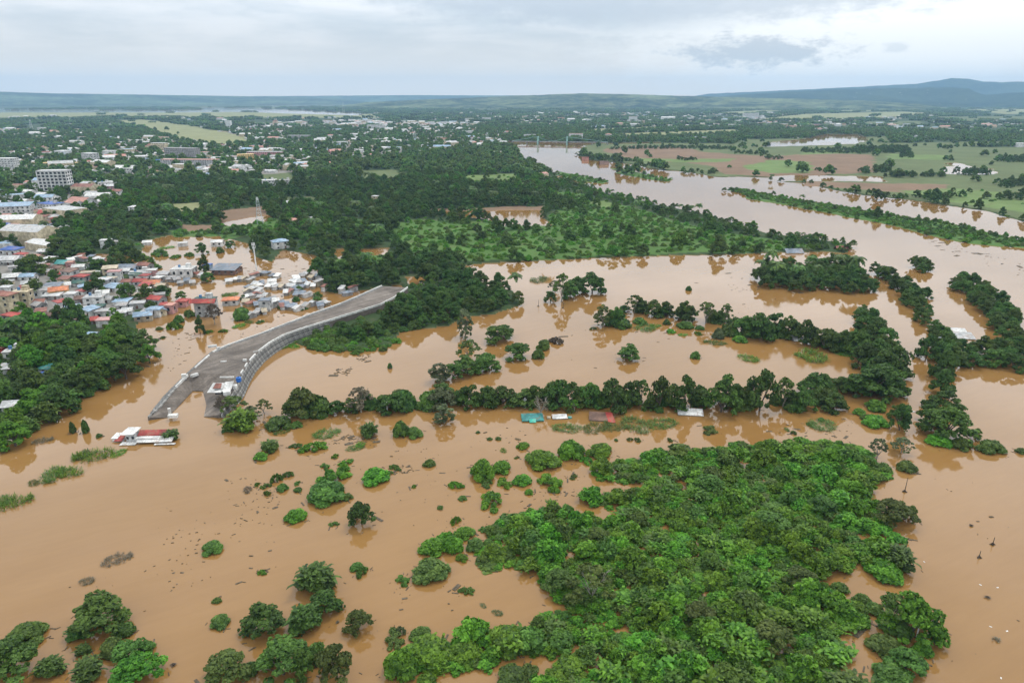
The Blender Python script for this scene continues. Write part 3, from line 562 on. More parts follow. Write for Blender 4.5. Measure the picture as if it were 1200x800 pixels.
wood('in the thicket beside the levee', [(385,408),(405,396),(440,384),(470,368),(495,352),(520,342),(560,340),(588,348),(578,364),(540,372),(522,383),(470,390),(440,398)], 4.6, 4.5, 8, ['round','bush','round','broad'], ['dark','mid','dark','mid'])
wood('in the low thicket below the levee', [(345,403),(372,392),(420,388),(458,392),(466,402),(458,410),(430,414),(388,413)], 3.3, 3.6, 6, ['bush','scrub','bush'], ['bright','mid','mid'])
wood('on the wooded spit right of the flood', [(880,322),(905,315),(960,313),(1000,313),(1018,325),(1028,343),(1000,344),(975,342),(935,342),(900,340)], 6.4, 6, 10.5, ['round','broad']*6+['palm'], ['mid','dark','dark','mid','mid'])
wood('in the strip between spit and road', [(1016,316),(1046,321),(1056,335),(1084,350),(1092,376),(1112,400),(1118,426),(1103,426),(1090,402),(1074,374),(1060,352),(1042,333)], 5.2, 5, 8.5, ['round','broad','round'], ['dark','mid','mid'])
wood('on the bank left of the drowned road', [(1008,366),(1026,368),(1034,388),(1044,412),(1050,436),(1026,440),(1000,424),(986,412),(1005,396)], 6.4, 6.5, 11, ['broad','round'], ['dark','mid'])
wood('in the hedge right of the drowned road', [(1112,336),(1130,328),(1160,342),(1182,366),(1198,397),(1240,412),(1240,430),(1190,427),(1140,422),(1108,420),(1102,411),(1140,411),(1176,409),(1163,380),(1135,358)], 5.6, 5.5, 9, ['broad','round','round'], ['mid','dark','mid'])
wood('on the islet in the river', [(1066,312),(1085,309),(1096,316),(1090,322),(1072,320)], 6, 6, 10, ['round','broad'], ['dark','mid'])
wood('on the long river island', [(850,222),(868,222),(905,229),(950,237),(1000,245),(1060,255),(1110,262),(1150,272),(1240,290),(1240,295),(1200,289),(1140,283),(1080,271),(1010,256),(940,242),(880,231)], 4.6, 2.6, 5.2, ['bush','bush','bush','scrub','round'], ['mid','bright','bright','mid'])
# the great stretch of forest, by land cover
def zone(near, far_, spacing, dens, w0, w1, region, forms, tones):
    n = int((far_-near)/spacing); xs, ys = [], []
    half = 1.02
    g0, g1 = np.meshgrid(np.arange(-far_*.88, far_*.88, spacing), np.arange(near*.6, far_, spacing), indexing='ij')
    x = (g0+rng.uniform(-.5, .5, g0.shape)*spacing).ravel(); y = (g1+rng.uniform(-.5, .5, g1.shape)*spacing).ravel(); d = np.hypot(x, y)
    m = (d >= near) & (d < far_) & (np.abs(np.arctan2(x, y)) < .75); x, y, d = x[m], y[m], d[m]
    c = cover(x, y); pr = np.zeros(len(x))
    for k, v_ in dens.items(): pr[c == k] = v_
    thin = .40+.60*np.clip(1.3+wavy(x, y, .012, 2)*1.6, 0, 1); m = rng.random(len(x)) < pr*thin
    return x[m], y[m]
# ------------------------------------------------------------------ the levee: broken embankment with a dirt road on top
ZT = 4.0
def path(pts, n):
    """resample a polyline of 3-D points to n pieces"""
    pts = np.array(pts); L = np.r_[0, np.cumsum(np.linalg.norm(np.diff(pts, axis=0), axis=1))]; s = np.linspace(0, L[-1], n+1)
    return np.stack([np.interp(s, L, pts[:, k]) for k in range(3)], 1)
left = [(173,489,1.0),(185,478,2.0),(205,454,3.4),(222,437,ZT),(236,424,ZT),(250,412,ZT),(268,404,ZT),(300,393,ZT),(330,381.5,ZT),(362,369,ZT),(395,357.5,ZT),(420,347,ZT),(438,339,ZT),(447,335,ZT)]
right = [(478,337,ZT),(462,349,ZT),(446,357,ZT),(420,365,ZT),(385,376,ZT),(360,383.5,ZT),(335,392,ZT),(318,401,ZT),(303,412,ZT),(291,425,ZT),(283,438,ZT),(277,452,ZT),(268,465,3.4),(258,486,1.2)]
notch = [(239,488,.15),(242,474,.2),(238,458,.25),(226,457.5,.25),(218,466,.2),(207,478,.15),(196,489,.1)]
L3 = np.array([P(*p) for p in left]); R3 = np.array([P(*p) for p in right]); N3 = np.array([P(*p) for p in notch])
outline = np.concatenate([L3, R3, N3])
lev = empty('levee', (*outline[:, :2].mean(0), 0), label='grey brown levee road with concrete walls, broken off into two prongs', cat='levee')
lo = np.array(lev.location)
DIRT = None
m, t, b, out = material('levee_dirt'); tc = t.new('ShaderNodeTexCoord').outputs['Object']
n1 = t.noise(tc, .10, 6, .65, .6); n2 = t.noise(tc, 1.3, 5, .7)
sx = t.new('ShaderNodeSeparateXYZ'); t.put(sx.inputs[0], tc)
rut = t.noise(t.comb(t.math('MULTIPLY', t.math('ADD', sx.outputs[0], sx.outputs[1]), .02), t.math('MULTIPLY', t.math('SUBTRACT', sx.outputs[0], t.math('MULTIPLY', sx.outputs[1], .75)), .35), 0.0), 1.0, 4, .6)
k = t.math('ADD', t.math('ADD', t.math('MULTIPLY', n1, .45), t.math('MULTIPLY', n2, .25)), t.math('MULTIPLY', rut, .3))
t.put(b.inputs['Base Color'], t.ramp(k, [(.38, (.055, .043, .034)), (.5, (.115, .094, .077)), (.62, (.215, .18, .15))])); b.inputs['Roughness'].default_value = .95
bp = t.new('ShaderNodeBump'); bp.inputs['Strength'].default_value = .6; bp.inputs['Distance'].default_value = .15; t.put(bp.inputs['Height'], n2); t.l.new(bp.outputs[0], b.inputs['Normal']); DIRT = m
CONC = paint('weathered_concrete', (.30, .29, .27), .85, .5, .25)
CONC2 = paint('stained_concrete', (.20, .195, .185), .85, .55, .3)
WHITE_C = paint('new_concrete', (.66, .645, .61), .8, .3, .5)
bm = bmesh.new(); vs = [bm.verts.new(p-lo) for p in outline]; f = bm.faces.new(vs)
ext = bmesh.ops.extrude_face_region(bm, geom=[f]); 
for v_ in [e for e in ext['geom'] if isinstance(e, bmesh.types.BMVert)]: v_.co.z = -2.5
bmesh.ops.triangulate(bm, faces=[x for x in bm.faces if len(x.verts) > 4]); bmesh.ops.recalc_face_normals(bm, faces=bm.faces)
me = bpy.data.meshes.new('embankment'); bm.to_mesh(me); bm.free(); me.materials.append(DIRT); mobj('embankment', me, lev)
def strip(name, pts, off, wd, zb, h, mat, n, jitter=0.0, drop=0.0, skip=()):
    """a line of separate concrete panels along an edge; off shifts it sideways"""
    q = path(pts, n); d = np.gradient(q, axis=0); nn = np.stack([-d[:, 1], d[:, 0]], 1); nn /= np.linalg.norm(nn, axis=1)[:, None]
    for i in range(n):
        if i in skip: continue
        a, c = q[i].copy(), q[i+1].copy(); g = (c-a)*.012; a += g; c -= g
        a[:2] += nn[i]*off; c[:2] += nn[i+1]*off; j = rng.uniform(-1, 1)*jitter
        a[2] = zb+a[2]-ZT+j; c[2] = zb+c[2]-ZT+j-rng.uniform(0, drop)
        o = (a+c)/2; MB().bar(a-o, c-o, wd, h).build(name, mat, lev, o-lo)
cl = L3[2:]; cr = R3[:-1]
strip('parapet_panel', cl, -.2, .5, ZT-.4, .95, WHITE_C, 44, .06, .1, (3, 4, 9))
strip('parapet_panel', R3[:-3], -.2, .5, ZT-.4, .95, WHITE_C, 40, .06, .1, (33, 36, 38))
strip('walkway_slab', cl[3:], -1.1, 1.2, ZT-.18, .22, CONC2, 40, .02, .03, (3, 8))
strip('parapet_panel', L3[:3], -.3, .6, ZT-.3, .6, CONC, 6, .15, .25)
for st in range(5):      # stepped revetment on the water side
    strip('revetment_step', R3[4:], .42+.42*st, .46, ZT-1.0-.85*st, .95, (CONC, CONC2)[st % 2], 34, .03, .03)
for st in range(5):      # sloping blocks on the land side
    strip('revetment_step', L3[1:9], .5+.9*st, .95, ZT-.9-.8*st, .95, (CONC2, CONC)[st % 2], 32, .05, .05)
# broken slabs lying at the ends of the road
for (px, py, w_, d_, h_, rz, nm, cl_) in [(203,488,3.0,1.6,.8,.2,'slab_fragment',WHITE_C),(199,484,.9,.8,1.8,.5,'slab_fragment',WHITE_C),(262,424,2.2,.7,.4,.4,'slab_fragment',WHITE_C),(256,410,1.2,.9,1.2,.9,'slab_fragment',WHITE_C),(249,406,3.4,1.0,.6,.5,'slab_fragment',WHITE_C),(228,440,2.6,1.1,.7,.9,'slab_fragment',WHITE_C),(216,443,1.5,1.2,1.6,.3,'slab_fragment',WHITE_C),(302,412,3.4,.5,.4,.6,'slab_fragment',WHITE_C),(287,423,1.4,1.0,.8,.1,'slab_fragment',WHITE_C),(266,442,5,.5,.3,.05,'slab_fragment',WHITE_C)]:
    MB().box(-w_/2, w_/2, -d_/2, d_/2, -.2, h_).build(nm, cl_, lev, P(px, py, ZT-.1 if py < 470 else 1.1)-lo, rz)

# ------------------------------------------------------------------ houses
HUE = {'white': (.74,.73,.70), 'grey': (.38,.37,.36), 'pale grey': (.55,.55,.54), 'red': (.40,.055,.045), 'rust red': (.27,.10,.07), 'blue': (.05,.13,.42), 'pale blue': (.32,.45,.58), 'teal': (.06,.30,.28), 'cream': (.66,.56,.38), 'orange': (.62,.21,.09), 'pink': (.58,.31,.29), 'yellow': (.72,.50,.20), 'brown': (.19,.105,.075), 'dark green': (.03,.105,.08), 'slate': (.20,.24,.29), 'salmon': (.55,.26,.20), 'tan': (.50,.42,.30), 'bright teal': (.06,.55,.42)}
def roofm(c): return paint(c+' sheet roof', HUE[c], .55, .4, .35, 2.2)
def wallm(c): return paint(c+' render wall', tuple(v*.9 for v in HUE[c]), .85, .4, .4)
GLASS = paint('dark_window', (.025, .03, .035), .15, .1)
DOORM = paint('door_paint', (.16, .09, .06), .6, .3)
SILL = paint('window_trim', (.60, .59, .56), .8, .3)
_win = MB().box(-.5, .5, -.04, .05, 0, 1).mesh('window', GLASS); _sill = MB().box(-.58, .58, -.12, .05, -.12, -.005).mesh('sill', SILL)
HOUSES = []
def put_window(par, x, y, z, w_, h_, rz=0, sill=True):
    o = mobj('window', _win, par, (x, y, z), rz); o.scale = (w_, 1, h_)
    if sill: s_ = mobj('sill', _sill, o)
    return o
def gable_roof(wd, dp, h, over, th=.16):
    b = MB(); hw, hd = wd/2+over, dp/2+over; k = h*over/(dp/2)
    for s_ in (-1, 1):
        b.add([(-hw,s_*hd,-k),(hw,s_*hd,-k),(hw,0,h),(-hw,0,h),(-hw,s_*hd,-k+th),(hw,s_*hd,-k+th),(hw,0,h+th),(-hw,0,h+th)], [(0,1,2,3),(7,6,5,4),(0,4,5,1),(1,5,6,2),(2,6,7,3),(3,7,4,0)])
    return b
def hip_roof(wd, dp, h, over, th=.16):
    hw, hd = wd/2+over, dp/2+over; r_ = max(0.05, hw-hd)
    v = [(-hw,-hd,-.1),(hw,-hd,-.1),(hw,hd,-.1),(-hw,hd,-.1),(-hw,-hd,th),(hw,-hd,th),(hw,hd,th),(-hw,hd,th),(-r_,0,h+th),(r_,0,h+th)]
    return MB().add(v, [(0,3,2,1),(0,1,5,4),(1,2,6,5),(2,3,7,6),(3,0,4,7),(4,5,9,8),(5,6,9),(6,7,8,9),(7,4,8)])
def house(px, by, wpx, hpx, kind, rc, wc, region, rz=None, detail=2, z=None, floors=None, label=None, dratio=.75, name=None, cat=None):
    if detail == 0 and by > 275 and wpx > 11 and label is None and region == T:      # flooded yards: several small half drowned roofs
        for j in range(int(wpx//6)+1):
            house(px+(j+.5-(int(wpx//6)+1)/2)*6.5+rng.uniform(-1.5, 1.5), by+rng.uniform(-4, 2), rng.uniform(5, 8.5), rng.uniform(4, 6), ('shed', 'gable', 'shed', 'hip')[int(rng.integers(4))], ('pale grey', 'white', 'rust red', 'grey', 'tan', 'slate')[int(rng.integers(6))], ('grey', 'white', 'tan')[int(rng.integers(3))], region, rng.normal(0, .5), detail=0)
        return
    if by > 270 and detail < 3: wpx *= .86; hpx *= .9
    k, s, c = ppm(px, by); wd = wpx/k; dp = min(max(wd*dratio, 5), 14)
    x, y, _ = P(px, by); y += dp*.45
    hh = max((hpx/k-dp*s*.85)/c, 2.8 if floors is None else 2.9*floors); hh = min(hh, 1.5*wd+6)
    flooded = cover(np.array([x]), np.array([y]))[0] == 0; hh = hh if (not flooded or detail) else max(hh*.62, 1.5); z0 = .4 if z is None else z
    if rz is None: rz = rng.normal(0, .22)+math.atan2(-x, y)*.3
    sunk = -1.8 if flooded or z is not None else -.6
    e = empty(name or ('house' if hh < 10 else 'apartment_building'), (x, y, z0), rz)
    rise = {'gable': .22*dp, 'hip': .20*dp, 'flat': 0, 'shed': .14*dp}[kind]; eave = max(hh-rise, 1.2 if flooded and not detail else 2.4)
    b = MB(); hw, hd = wd/2, dp/2
    if kind == 'gable':
        b.add([(-hw,-hd,sunk),(hw,-hd,sunk),(hw,hd,sunk),(-hw,hd,sunk),(-hw,-hd,eave),(hw,-hd,eave),(hw,hd,eave),(-hw,hd,eave),(-hw,0,eave+rise),(hw,0,eave+rise)], [(0,3,2,1),(0,1,5,4),(2,3,7,6),(1,2,6,9,5),(3,0,4,8,7),(4,5,9,8),(6,7,8,9)])
    else: b.box(-hw, hw, -hd, hd, sunk, eave)
    b.build('wall', wallm(wc), e)
    if kind == 'gable': rb = gable_roof(wd, dp, rise, .45)
    elif kind == 'hip': rb = hip_roof(wd, dp, rise, .5)
    elif kind == 'shed': rb = MB().add([(-hw-.4,-hd-.5,.02),(hw+.4,-hd-.5,.02),(hw+.4,hd+.3,rise),(-hw-.4,hd+.3,rise),(-hw-.4,-hd-.5,.17),(hw+.4,-hd-.5,.17),(hw+.4,hd+.3,rise+.15),(-hw-.4,hd+.3,rise+.15)], [(0,3,2,1),(4,5,6,7),(0,1,5,4),(1,2,6,5),(2,3,7,6),(3,0,4,7)])
    else: rb = MB().box(-hw-.25, hw+.25, -hd-.25, hd+.25, .0, .28)
    rf = rb.build('roof', roofm(rc), e, (0, 0, eave+(.03 if kind == 'gable' else .002)))
    if detail >= 1:
        nf = max(1, int(round(eave/3.0))); fh = eave/nf; nw = max(1, int(wd/3.4))
        for fl in range(nf):
            for i in range(nw):
                wx = -hw+(i+.5)*wd/nw
                if fl == 0 and i == nw//2 and detail > 1 and not flooded:
                    MB().box(-.5, .5, -.05, .06, 0, 2.1).build('door', DOORM, e, (wx, -hd-.012, .1)); continue
                put_window(e, wx, -hd-.012, fl*fh+fh*.33, 1.25, fh*.42)
            sd_ = 1 if x < 0 else -1
            for i in range(max(1, int(dp/4.5))):
                wy = -hd+(i+.5)*dp/max(1, int(dp/4.5)); put_window(e, sd_*(hw+.012), wy, fl*fh+fh*.33, 1.2, fh*.42, sd_*math.pi/2)
        if kind == 'flat' and wd > 7 and detail > 1:   # roof clutter: stair head and water tank
            MB().box(-1.3, 1.3, -1.2, 1.2, 0, 2.2).build('stair_head', wallm(wc), e, (hw*.4, hd*.3, eave+.282))
            MB().tube([(0,0,0),(0,0,1.3)], [.7,.7], 10).build('water_tank', paint('tank_blue', (.10,.22,.40), .5), e, (-hw*.5, hd*.35, eave+.282))
        if kind == 'gable' and detail > 1 and wd > 8:
            MB().box(-wd*.3, wd*.3, -1.8, 0, 0, .12).build('porch_roof', roofm(rc), e, (0, -hd-.01, 2.5))
    HOUSES.append((e, px, by, kind, rc, wc, region, wd, hh, label)); return e
T = 'in the flooded town'
for a in '''38 287 46 16 flat|blue|grey|1;10 300 24 13 hip|blue|white|1;42 293 21 14 hip|red|cream|1;23 303 13 8 hip|red|white|1;37 307 20 9 gable|salmon|cream|1;10 312 24 14 gable|pale grey|white|1;4 272 12 12 hip|blue|pale grey|1;18 267 16 9 flat|white|white|1
124 293 13 13 flat|white|white|1;136 290 11 8 flat|grey|white|1;171 287 11 4 shed|white|white|0;213 289 11 7 flat|pale grey|white|0;254 289 15 9 gable|white|white|1;57 308 15 8 hip|white|white|1;74 314 20 8 gable|teal|cream|1;64 328 15 11 gable|red|white|1;78 324 15 9 gable|rust red|white|1;91 318 15 8 gable|white|pale grey|1;81 316 8 10 flat|salmon|pink|1;53 324 15 9 gable|grey|white|1;92 338 16 11 gable|dark green|white|1
134 331 16 15 flat|pink|white|1;126 333 12 9 gable|teal|white|1;130 343 22 10 shed|pale blue|white|1;148 320 25 7 gable|slate|grey|1;162 327 27 10 flat|pale grey|white|1;177 325 12 10 flat|white|pink|1;158 328 14 6 gable|dark green|white|1;166 316 14 8 flat|pale grey|white|1;177 338 20 11 gable|orange|white|1;190 327 14 7 shed|grey|white|1;210 334 24 8 flat|pale grey|grey|0
67 350 22 16 gable|orange|yellow|1;6 368 24 30 hip|rust red|cream|1;44 361 14 12 gable|rust red|white|1;60 353 22 11 shed|pale grey|grey|1;82 355 14 13 flat|white|white|1;94 357 15 12 gable|brown|grey|1;109 360 24 15 flat|pale grey|white|1;12 378 20 14 hip|red|grey|1;61 376 20 10 gable|brown|grey|1;142 360 20 8 shed|pale blue|white|1;160 364 18 11 flat|pale grey|grey|1;114 366 12 8 hip|dark green|grey|1;127 372 12 10 gable|brown|white|1;140 373 15 11 hip|pale grey|grey|1
190 365 8 10 flat|red|grey|1;199 368 10 13 flat|salmon|pink|1;186 354 13 11 flat|grey|grey|1;213 360 13 12 hip|red|pink|1;269 358 20 9 hip|orange|white|1;280 334 24 6 shed|pale grey|white|0;296 340 14 5 shed|white|grey|0;109 382 8 8 gable|red|white|1;121 386 17 14 flat|pink|white|1;104 401 21 14 gable|pale blue|white|1;15 422 24 14 flat|white|white|1;2 420 8 16 flat|rust red|red|1;10 440 24 12 shed|pale grey|white|1;52 440 14 9 hip|teal|white|1;48 450 14 9 hip|blue|pale blue|1;15 486 26 20 gable|pale grey|grey|1
327 293 20 15 hip|pale blue|white|1;311 326 24 7 gable|white|grey|0;309 339 18 8 shed|pale grey|white|0;318 333 10 6 gable|white|grey|0;360 328 24 9 shed|pale grey|white|0;362 340 30 7 gable|pale grey|grey|0;339 345 13 7 gable|brown|white|0;310 365 14 16 flat|slate|pale grey|1;326 361 18 8 shed|pale grey|grey|0;405 346 16 5 gable|pale grey|grey|0;343 262 11 5 gable|salmon|white|0;367 262 12 7 flat|grey|grey|0;300 372 14 6 shed|pale grey|grey|0;352 352 12 5 shed|white|grey|0;345 333 11 5 gable|pale grey|white|0;293 352 13 5 shed|pale grey|white|0;242 315 9 7 flat|blue|pale blue|0;236 327 16 6 shed|pale grey|white|0;148 336 12 8 gable|rust red|white|1;112 326 12 7 gable|white|pale grey|1;100 326 12 8 gable|rust red|white|1;118 314 12 6 gable|grey|white|0;104 310 14 6 shed|pale grey|white|0;88 308 12 6 gable|white|white|0;150 348 12 8 shed|slate|white|1;126 357 12 8 gable|pale grey|white|1;148 371 12 8 gable|pale grey|white|1;170 372 9 8 shed|grey|white|1;100 370 14 8 shed|pale grey|grey|1;120 350 12 8 shed|white|white|1;75 340 12 8 gable|white|pale grey|1;32 338 16 9 gable|pale grey|white|1;30 316 16 8 flat|cream|white|1;48 314 12 7 gable|pale grey|white|1;26 322 14 9 shed|teal|white|1;12 330 20 10 gable|white|white|1;5 345 14 10 flat|pale grey|white|1;46 372 12 9 shed|rust red|grey|1'''.replace('\n', ';').split(';'):
    g_, rc, wc, dt = a.split('|'); px, by, wp, hp, kd = g_.split()
    house(float(px), float(by), float(wp), float(hp), kd, rc, wc, T, detail=int(dt)*2)
def small_houses(pts, n):
    pg = poly(pts); lo_, hi_ = pg.min(0), pg.max(0); k_ = 0
    for _ in range(n*40):
        if k_ >= n: break
        q = rng.uniform(lo_, hi_)
        if not inside(np.array([q[0]]), np.array([q[1]]), pg)[0]: continue
        if any(abs(h[0].location.x-q[0]) < h[7]*.5+3.5 and abs(h[0].location.y-q[1]) < h[7]*.4+4.5 for h in HOUSES): continue
        px, py = to_px(*q); kk = ppm(px, py)[0]; w_ = rng.uniform(5.5, 9.5)*kk; k_ += 1
        house(px, py, w_, w_*rng.uniform(.6, .85), ('gable', 'shed', 'gable', 'hip', 'flat')[int(rng.integers(5))], ('pale grey', 'rust red', 'brown', 'grey', 'white', 'slate', 'tan', 'red', 'pale blue')[int(rng.integers(9))], ('white', 'grey', 'tan', 'cream', 'pale grey')[int(rng.integers(5))], T, rng.normal(0, .3), detail=1 if py > 300 and px < 200 else 0)
small_houses([(60,318),(190,316),(192,345),(200,366),(170,378),(60,384),(0,384),(0,318)], 46)
small_houses([(0,240),(60,235),(66,262),(60,312),(0,315)], 16)
small_houses([(290,335),(372,332),(372,362),(300,372)], 7)
house(27, 363, 20, 25, 'flat', 'cream', 'cream', T, rz=.1, label='tall cream block with a plain flat roof beside the red roofed house')
house(180, 372, 17, 15, 'hip', 'pale blue', 'white', T, rz=.05, label='square open pavilion under a pale blue pyramid roof at the water')
house(213, 325, 28, 13, 'flat', 'white', 'white', T, rz=.05, label='white flat roofed house with wide windows standing alone in the flood')
B = house(241, 371, 27, 24, 'flat', 'dark green', 'pale grey', T, rz=.02, label='grey two storey block with red awning and dark green roof in floodwater', dratio=.45)
# red awning and gable-less green roof strip of that block
MB().add([(-6.2,-2.2,0),(6.2,-2.2,0),(6.2,0,1.5),(-6.2,0,1.5),(-6.2,-2.2,.15),(6.2,-2.2,.15),(6.2,0,1.65),(-6.2,0,1.65)], [(0,3,2,1),(4,5,6,7),(0,1,5,4),(1,2,6,5),(2,3,7,6),(3,0,4,7)]).build('awning', roofm('red'), B, (0, -2.66, 7.0))
house(262, 322, 34, 7, 'shed', 'slate', 'brown', T, rz=-.05, detail=1, label='long low dark market shed under a slate roof in the flood')
for px, by, wp, hp, kd, rc, wc, lb in [
 (8,204,20,18,'flat','white','white','white flat roofed block cut by the left edge of the photo'), (93,245,27,14,'gable','salmon','white','long two storey house with a salmon pink roof below the white tower'),
 (52,240,20,12,'gable','pale blue','white',None), (57,250,26,12,'flat','blue','white','white three storey house with blue roof beside the town street'), (57,256,24,10,'gable','red','white',None), (15,254,34,16,'shed','pale blue','white','wide white shop house with a pale blue roof'),
 (67,263,13,8,'gable','red','white',None), (115,225,13,8,'gable','grey','white',None),(122,222,12,8,'flat','pale grey','white',None),(128,224,15,8,'gable','pale grey','pink',None),(117,230,10,6,'hip','red','white',None),(137,228,12,6,'gable','rust red','white',None),
 (158,250,13,9,'hip','white','white','small white house with hipped roof alone among trees'),(188,264,12,7,'gable','pale grey','grey',None),(201,265,14,7,'gable','white','grey',None),(148,204,19,7,'flat','white','white','long white flat building among trees'),
 (66,198,44,7,'flat','yellow','cream','long low yellow building behind the white tower'),(105,193,19,13,'flat','pale grey','white',None),(128,186,13,9,'flat','white','white',None),(76,194,22,7,'gable','pale grey','pink',None),(134,189,22,8,'gable','salmon','white',None),
 (213,188,42,14,'flat','grey','grey','large grey flat mall block in the far town'),(222,196,66,9,'flat','salmon','pale grey','long salmon roofed market hall before the grey mall'),(186,178,17,10,'flat','white','cream',None),(287,190,18,9,'flat','yellow','yellow','yellow flat roofed block in the far town'),(190,195,16,8,'gable','blue','white',None),(205,200,20,6,'gable','white','white',None),
 (268,150,6,8,'flat','white','white','slim white block by the far airfield'),(315,219,17,8,'flat','white','white',None),(334,217,14,6,'flat','grey','white',None),(441,154,21,7,'flat','white','white','broad white block in the middle of the far town'),(336,241,14,4,'shed','pale grey','grey',None),(440,240,7,10,'flat','white','cream','slim pale tower house among trees'),(455,228,6,4,'flat','white','white',None),
 (350,165,26,6,'flat','pale grey','grey',None),(310,176,40,5,'gable','salmon','white',None),(310,186,40,8,'flat','pale grey','pink',None),(392,181,14,6,'gable','salmon','pink',None),(556,166,10,5,'flat','pink','white',None),(505,147,8,4,'flat','white','white',None),(520,152,14,4,'flat','white','white',None),(550,142,10,3,'flat','white','white',None),(570,141,10,3,'flat','white','white',None),(783,141,16,4,'gable','white','white','long white shed at the foot of the far hills'),(858,150,8,4,'flat','white','white',None),(965,155,8,5,'flat','white','white',None),(955,150,14,4,'flat','pale grey','pink',None),(742,142,10,5,'flat','salmon','white',None),(713,163,7,6,'hip','salmon','white',None),(880,138,20,5,'flat','pale grey','white',None),(625,163,22,5,'flat','pale grey','white',None),(675,164,16,7,'flat','salmon','white',None)]:
    house(px, by, wp, hp, kd, rc, wc, 'in the far town', detail=2 if by > 215 else (1 if wp > 16 else 0), label=lb, dratio=.6)
# the white tower of seven storeys with its grid of openings
k, s, c = ppm(64, 228); x, y, _ = P(64, 228); TW, TD, TH = 29, 14, 24
e = empty('apartment_building', (x, y+7, .4), .12, label='white seven storey tower block with a grid of dark openings', cat='building')
MB().box(-TW/2, TW/2, -TD/2, TD/2, -1, TH).build('wall', wallm('white'), e); MB().box(-TW/2-.3, TW/2+.3, -TD/2-.3, TD/2+.3, 0, .8).build('roof', roofm('pale grey'), e, (0, 0, TH+.002))
for fl in range(7):
    for i in range(7): put_window(e, -TW/2+(i+.5)*TW/7, -TD/2-.012, .8+fl*3.4, 2.5, 2.1)
    for i in range(3): put_window(e, TW/2+.012, -TD/2+(i+.5)*TD/3, .8+fl*3.4, 2.5, 2.0, math.pi/2)
for i in range(8): MB().box(-.25, .25, -.3, .1, 0, TH).build('column', wallm('white'), e, (-TW/2+i*TW/7*.998+.03, -TD/2-.1, 0))
# ------------------------------------------------------------------ drowned white house with red roof strip
x, y, _ = P(172, 519); e = empty('house', (x, y, 0), .06, label='drowned white house with a long red roof strip on open brown water', cat='house', group='houses standing in the flood'); e.scale = (.86,)*3
ww, rr_ = wallm('white'), roofm('red'); wr = roofm('white')
MB().box(-4.2, 8.2, .3, 4.2, -1.5, 1.6).build('wall', ww, e)
MB().add([(-3.9,2.1,1.75),(7.6,2.1,1.75),(7.6,4.7,2.75),(-3.9,4.7,2.75),(-3.9,2.1,1.95),(7.6,2.1,1.95),(7.6,4.7,2.95),(-3.9,4.7,2.95)], [(0,3,2,1),(4,5,6,7),(0,1,5,4),(1,2,6,5),(2,3,7,6),(3,0,4,7)]).build('roof', rr_, e)
MB().add([(-3.2,-1.0,.75),(9.2,-1.0,.75),(9.2,2.0,1.62),(-3.2,2.0,1.62),(-3.2,-1.0,.9),(9.2,-1.0,.9),(9.2,2.0,1.77),(-3.2,2.0,1.77)], [(0,3,2,1),(4,5,6,7),(0,1,5,4),(1,2,6,5),(2,3,7,6),(3,0,4,7)]).build('porch_roof', wr, e)
MB().box(3.4, 10.6, -2.2, -1.1, .25, .42).build('canopy_slab', wr, e); MB().box(-8.8, -3.3, -1.6, .9, .15, .34).build('canopy_slab', wr, e)
MB().box(-7.4, -4.3, 1.0, 4.6, -1.5, 3.0).build('tower_wall', wallm('pale grey'), e)
MB().add([(-9.3,.7,3.05),(-4.4,.5,3.05),(-3.6,5.4,3.6),(-8.2,5.6,3.6),(-9.3,.7,3.22),(-4.4,.5,3.22),(-3.6,5.4,3.77),(-8.2,5.6,3.77)], [(0,3,2,1),(4,5,6,7),(0,1,5,4),(1,2,6,5),(2,3,7,6),(3,0,4,7)]).build('tower_roof', wr, e)
for wx in (-6.8, -5.0): put_window(e, wx, .988, 1.2, .8, 1.0)
for i in range(6): put_window(e, -2.4+i*1.8, .288, .5, .9, .7, sill=False)
MB().add([(-11.8,1.0,.5),(-9.0,.8,.5),(-8.6,3.8,1.3),(-11.2,4.0,1.3),(-11.8,1.0,.65),(-9.0,.8,.65),(-8.6,3.8,1.45),(-11.2,4.0,1.45)], [(0,3,2,1),(4,5,6,7),(0,1,5,4),(1,2,6,5),(2,3,7,6),(3,0,4,7)]).build('annex_roof', rr_, e)
MB().add([(-13.4,2.2,.9),(-11.0,2.0,.9),(-10.4,5.2,1.7),(-12.6,5.4,1.7),(-13.4,2.2,1.05),(-11.0,2.0,1.05),(-10.4,5.2,1.85),(-12.6,5.4,1.85)], [(0,3,2,1),(4,5,6,7),(0,1,5,4),(1,2,6,5),(2,3,7,6),(3,0,4,7)]).build('annex_roof', wr, e)
MB().box(-12.6, -8.8, 1.6, 4.2, -1.5, .62).build('annex_wall', ww, e)
# ------------------------------------------------------------------ collapsed shed on the broken levee, blue water drum beside it
x, y, _ = P(262, 459, 3.4); e = empty('shed', (x, y, 3.4), .25, label='collapsed shed with white and rust red sheets on the broken levee', cat='shed')
sh = lambda q, h=.1: MB().add([*q, *[(a, b_, c_+h) for a, b_, c_ in q]], [(0,3,2,1),(4,5,6,7),(0,1,5,4),(1,2,6,5),(2,3,7,6),(3,0,4,7)])
sh([(-5,-1.6,.9),(-.4,-2.4,.7),(.4,2.2,2.4),(-3.4,2.6,2.6)]).build('roof_sheet', wr, e); sh([(-.2,-2.2,.9),(2.8,-1.5,1.1),(3.4,2.8,2.5),(.6,2.4,2.6)]).build('roof_sheet', wr, e)
sh([(-3.2,-.4,1.75),(-.6,-.9,1.7),(-.4,1.5,2.6),(-2.4,1.8,2.75)]).build('roof_sheet', roofm('rust red'), e); sh([(-4.6,1.8,.4),(-3.0,1.4,.3),(-2.6,3.2,.5),(-4.2,3.6,.6)]).build('roof_sheet', roofm('dark green'), e)
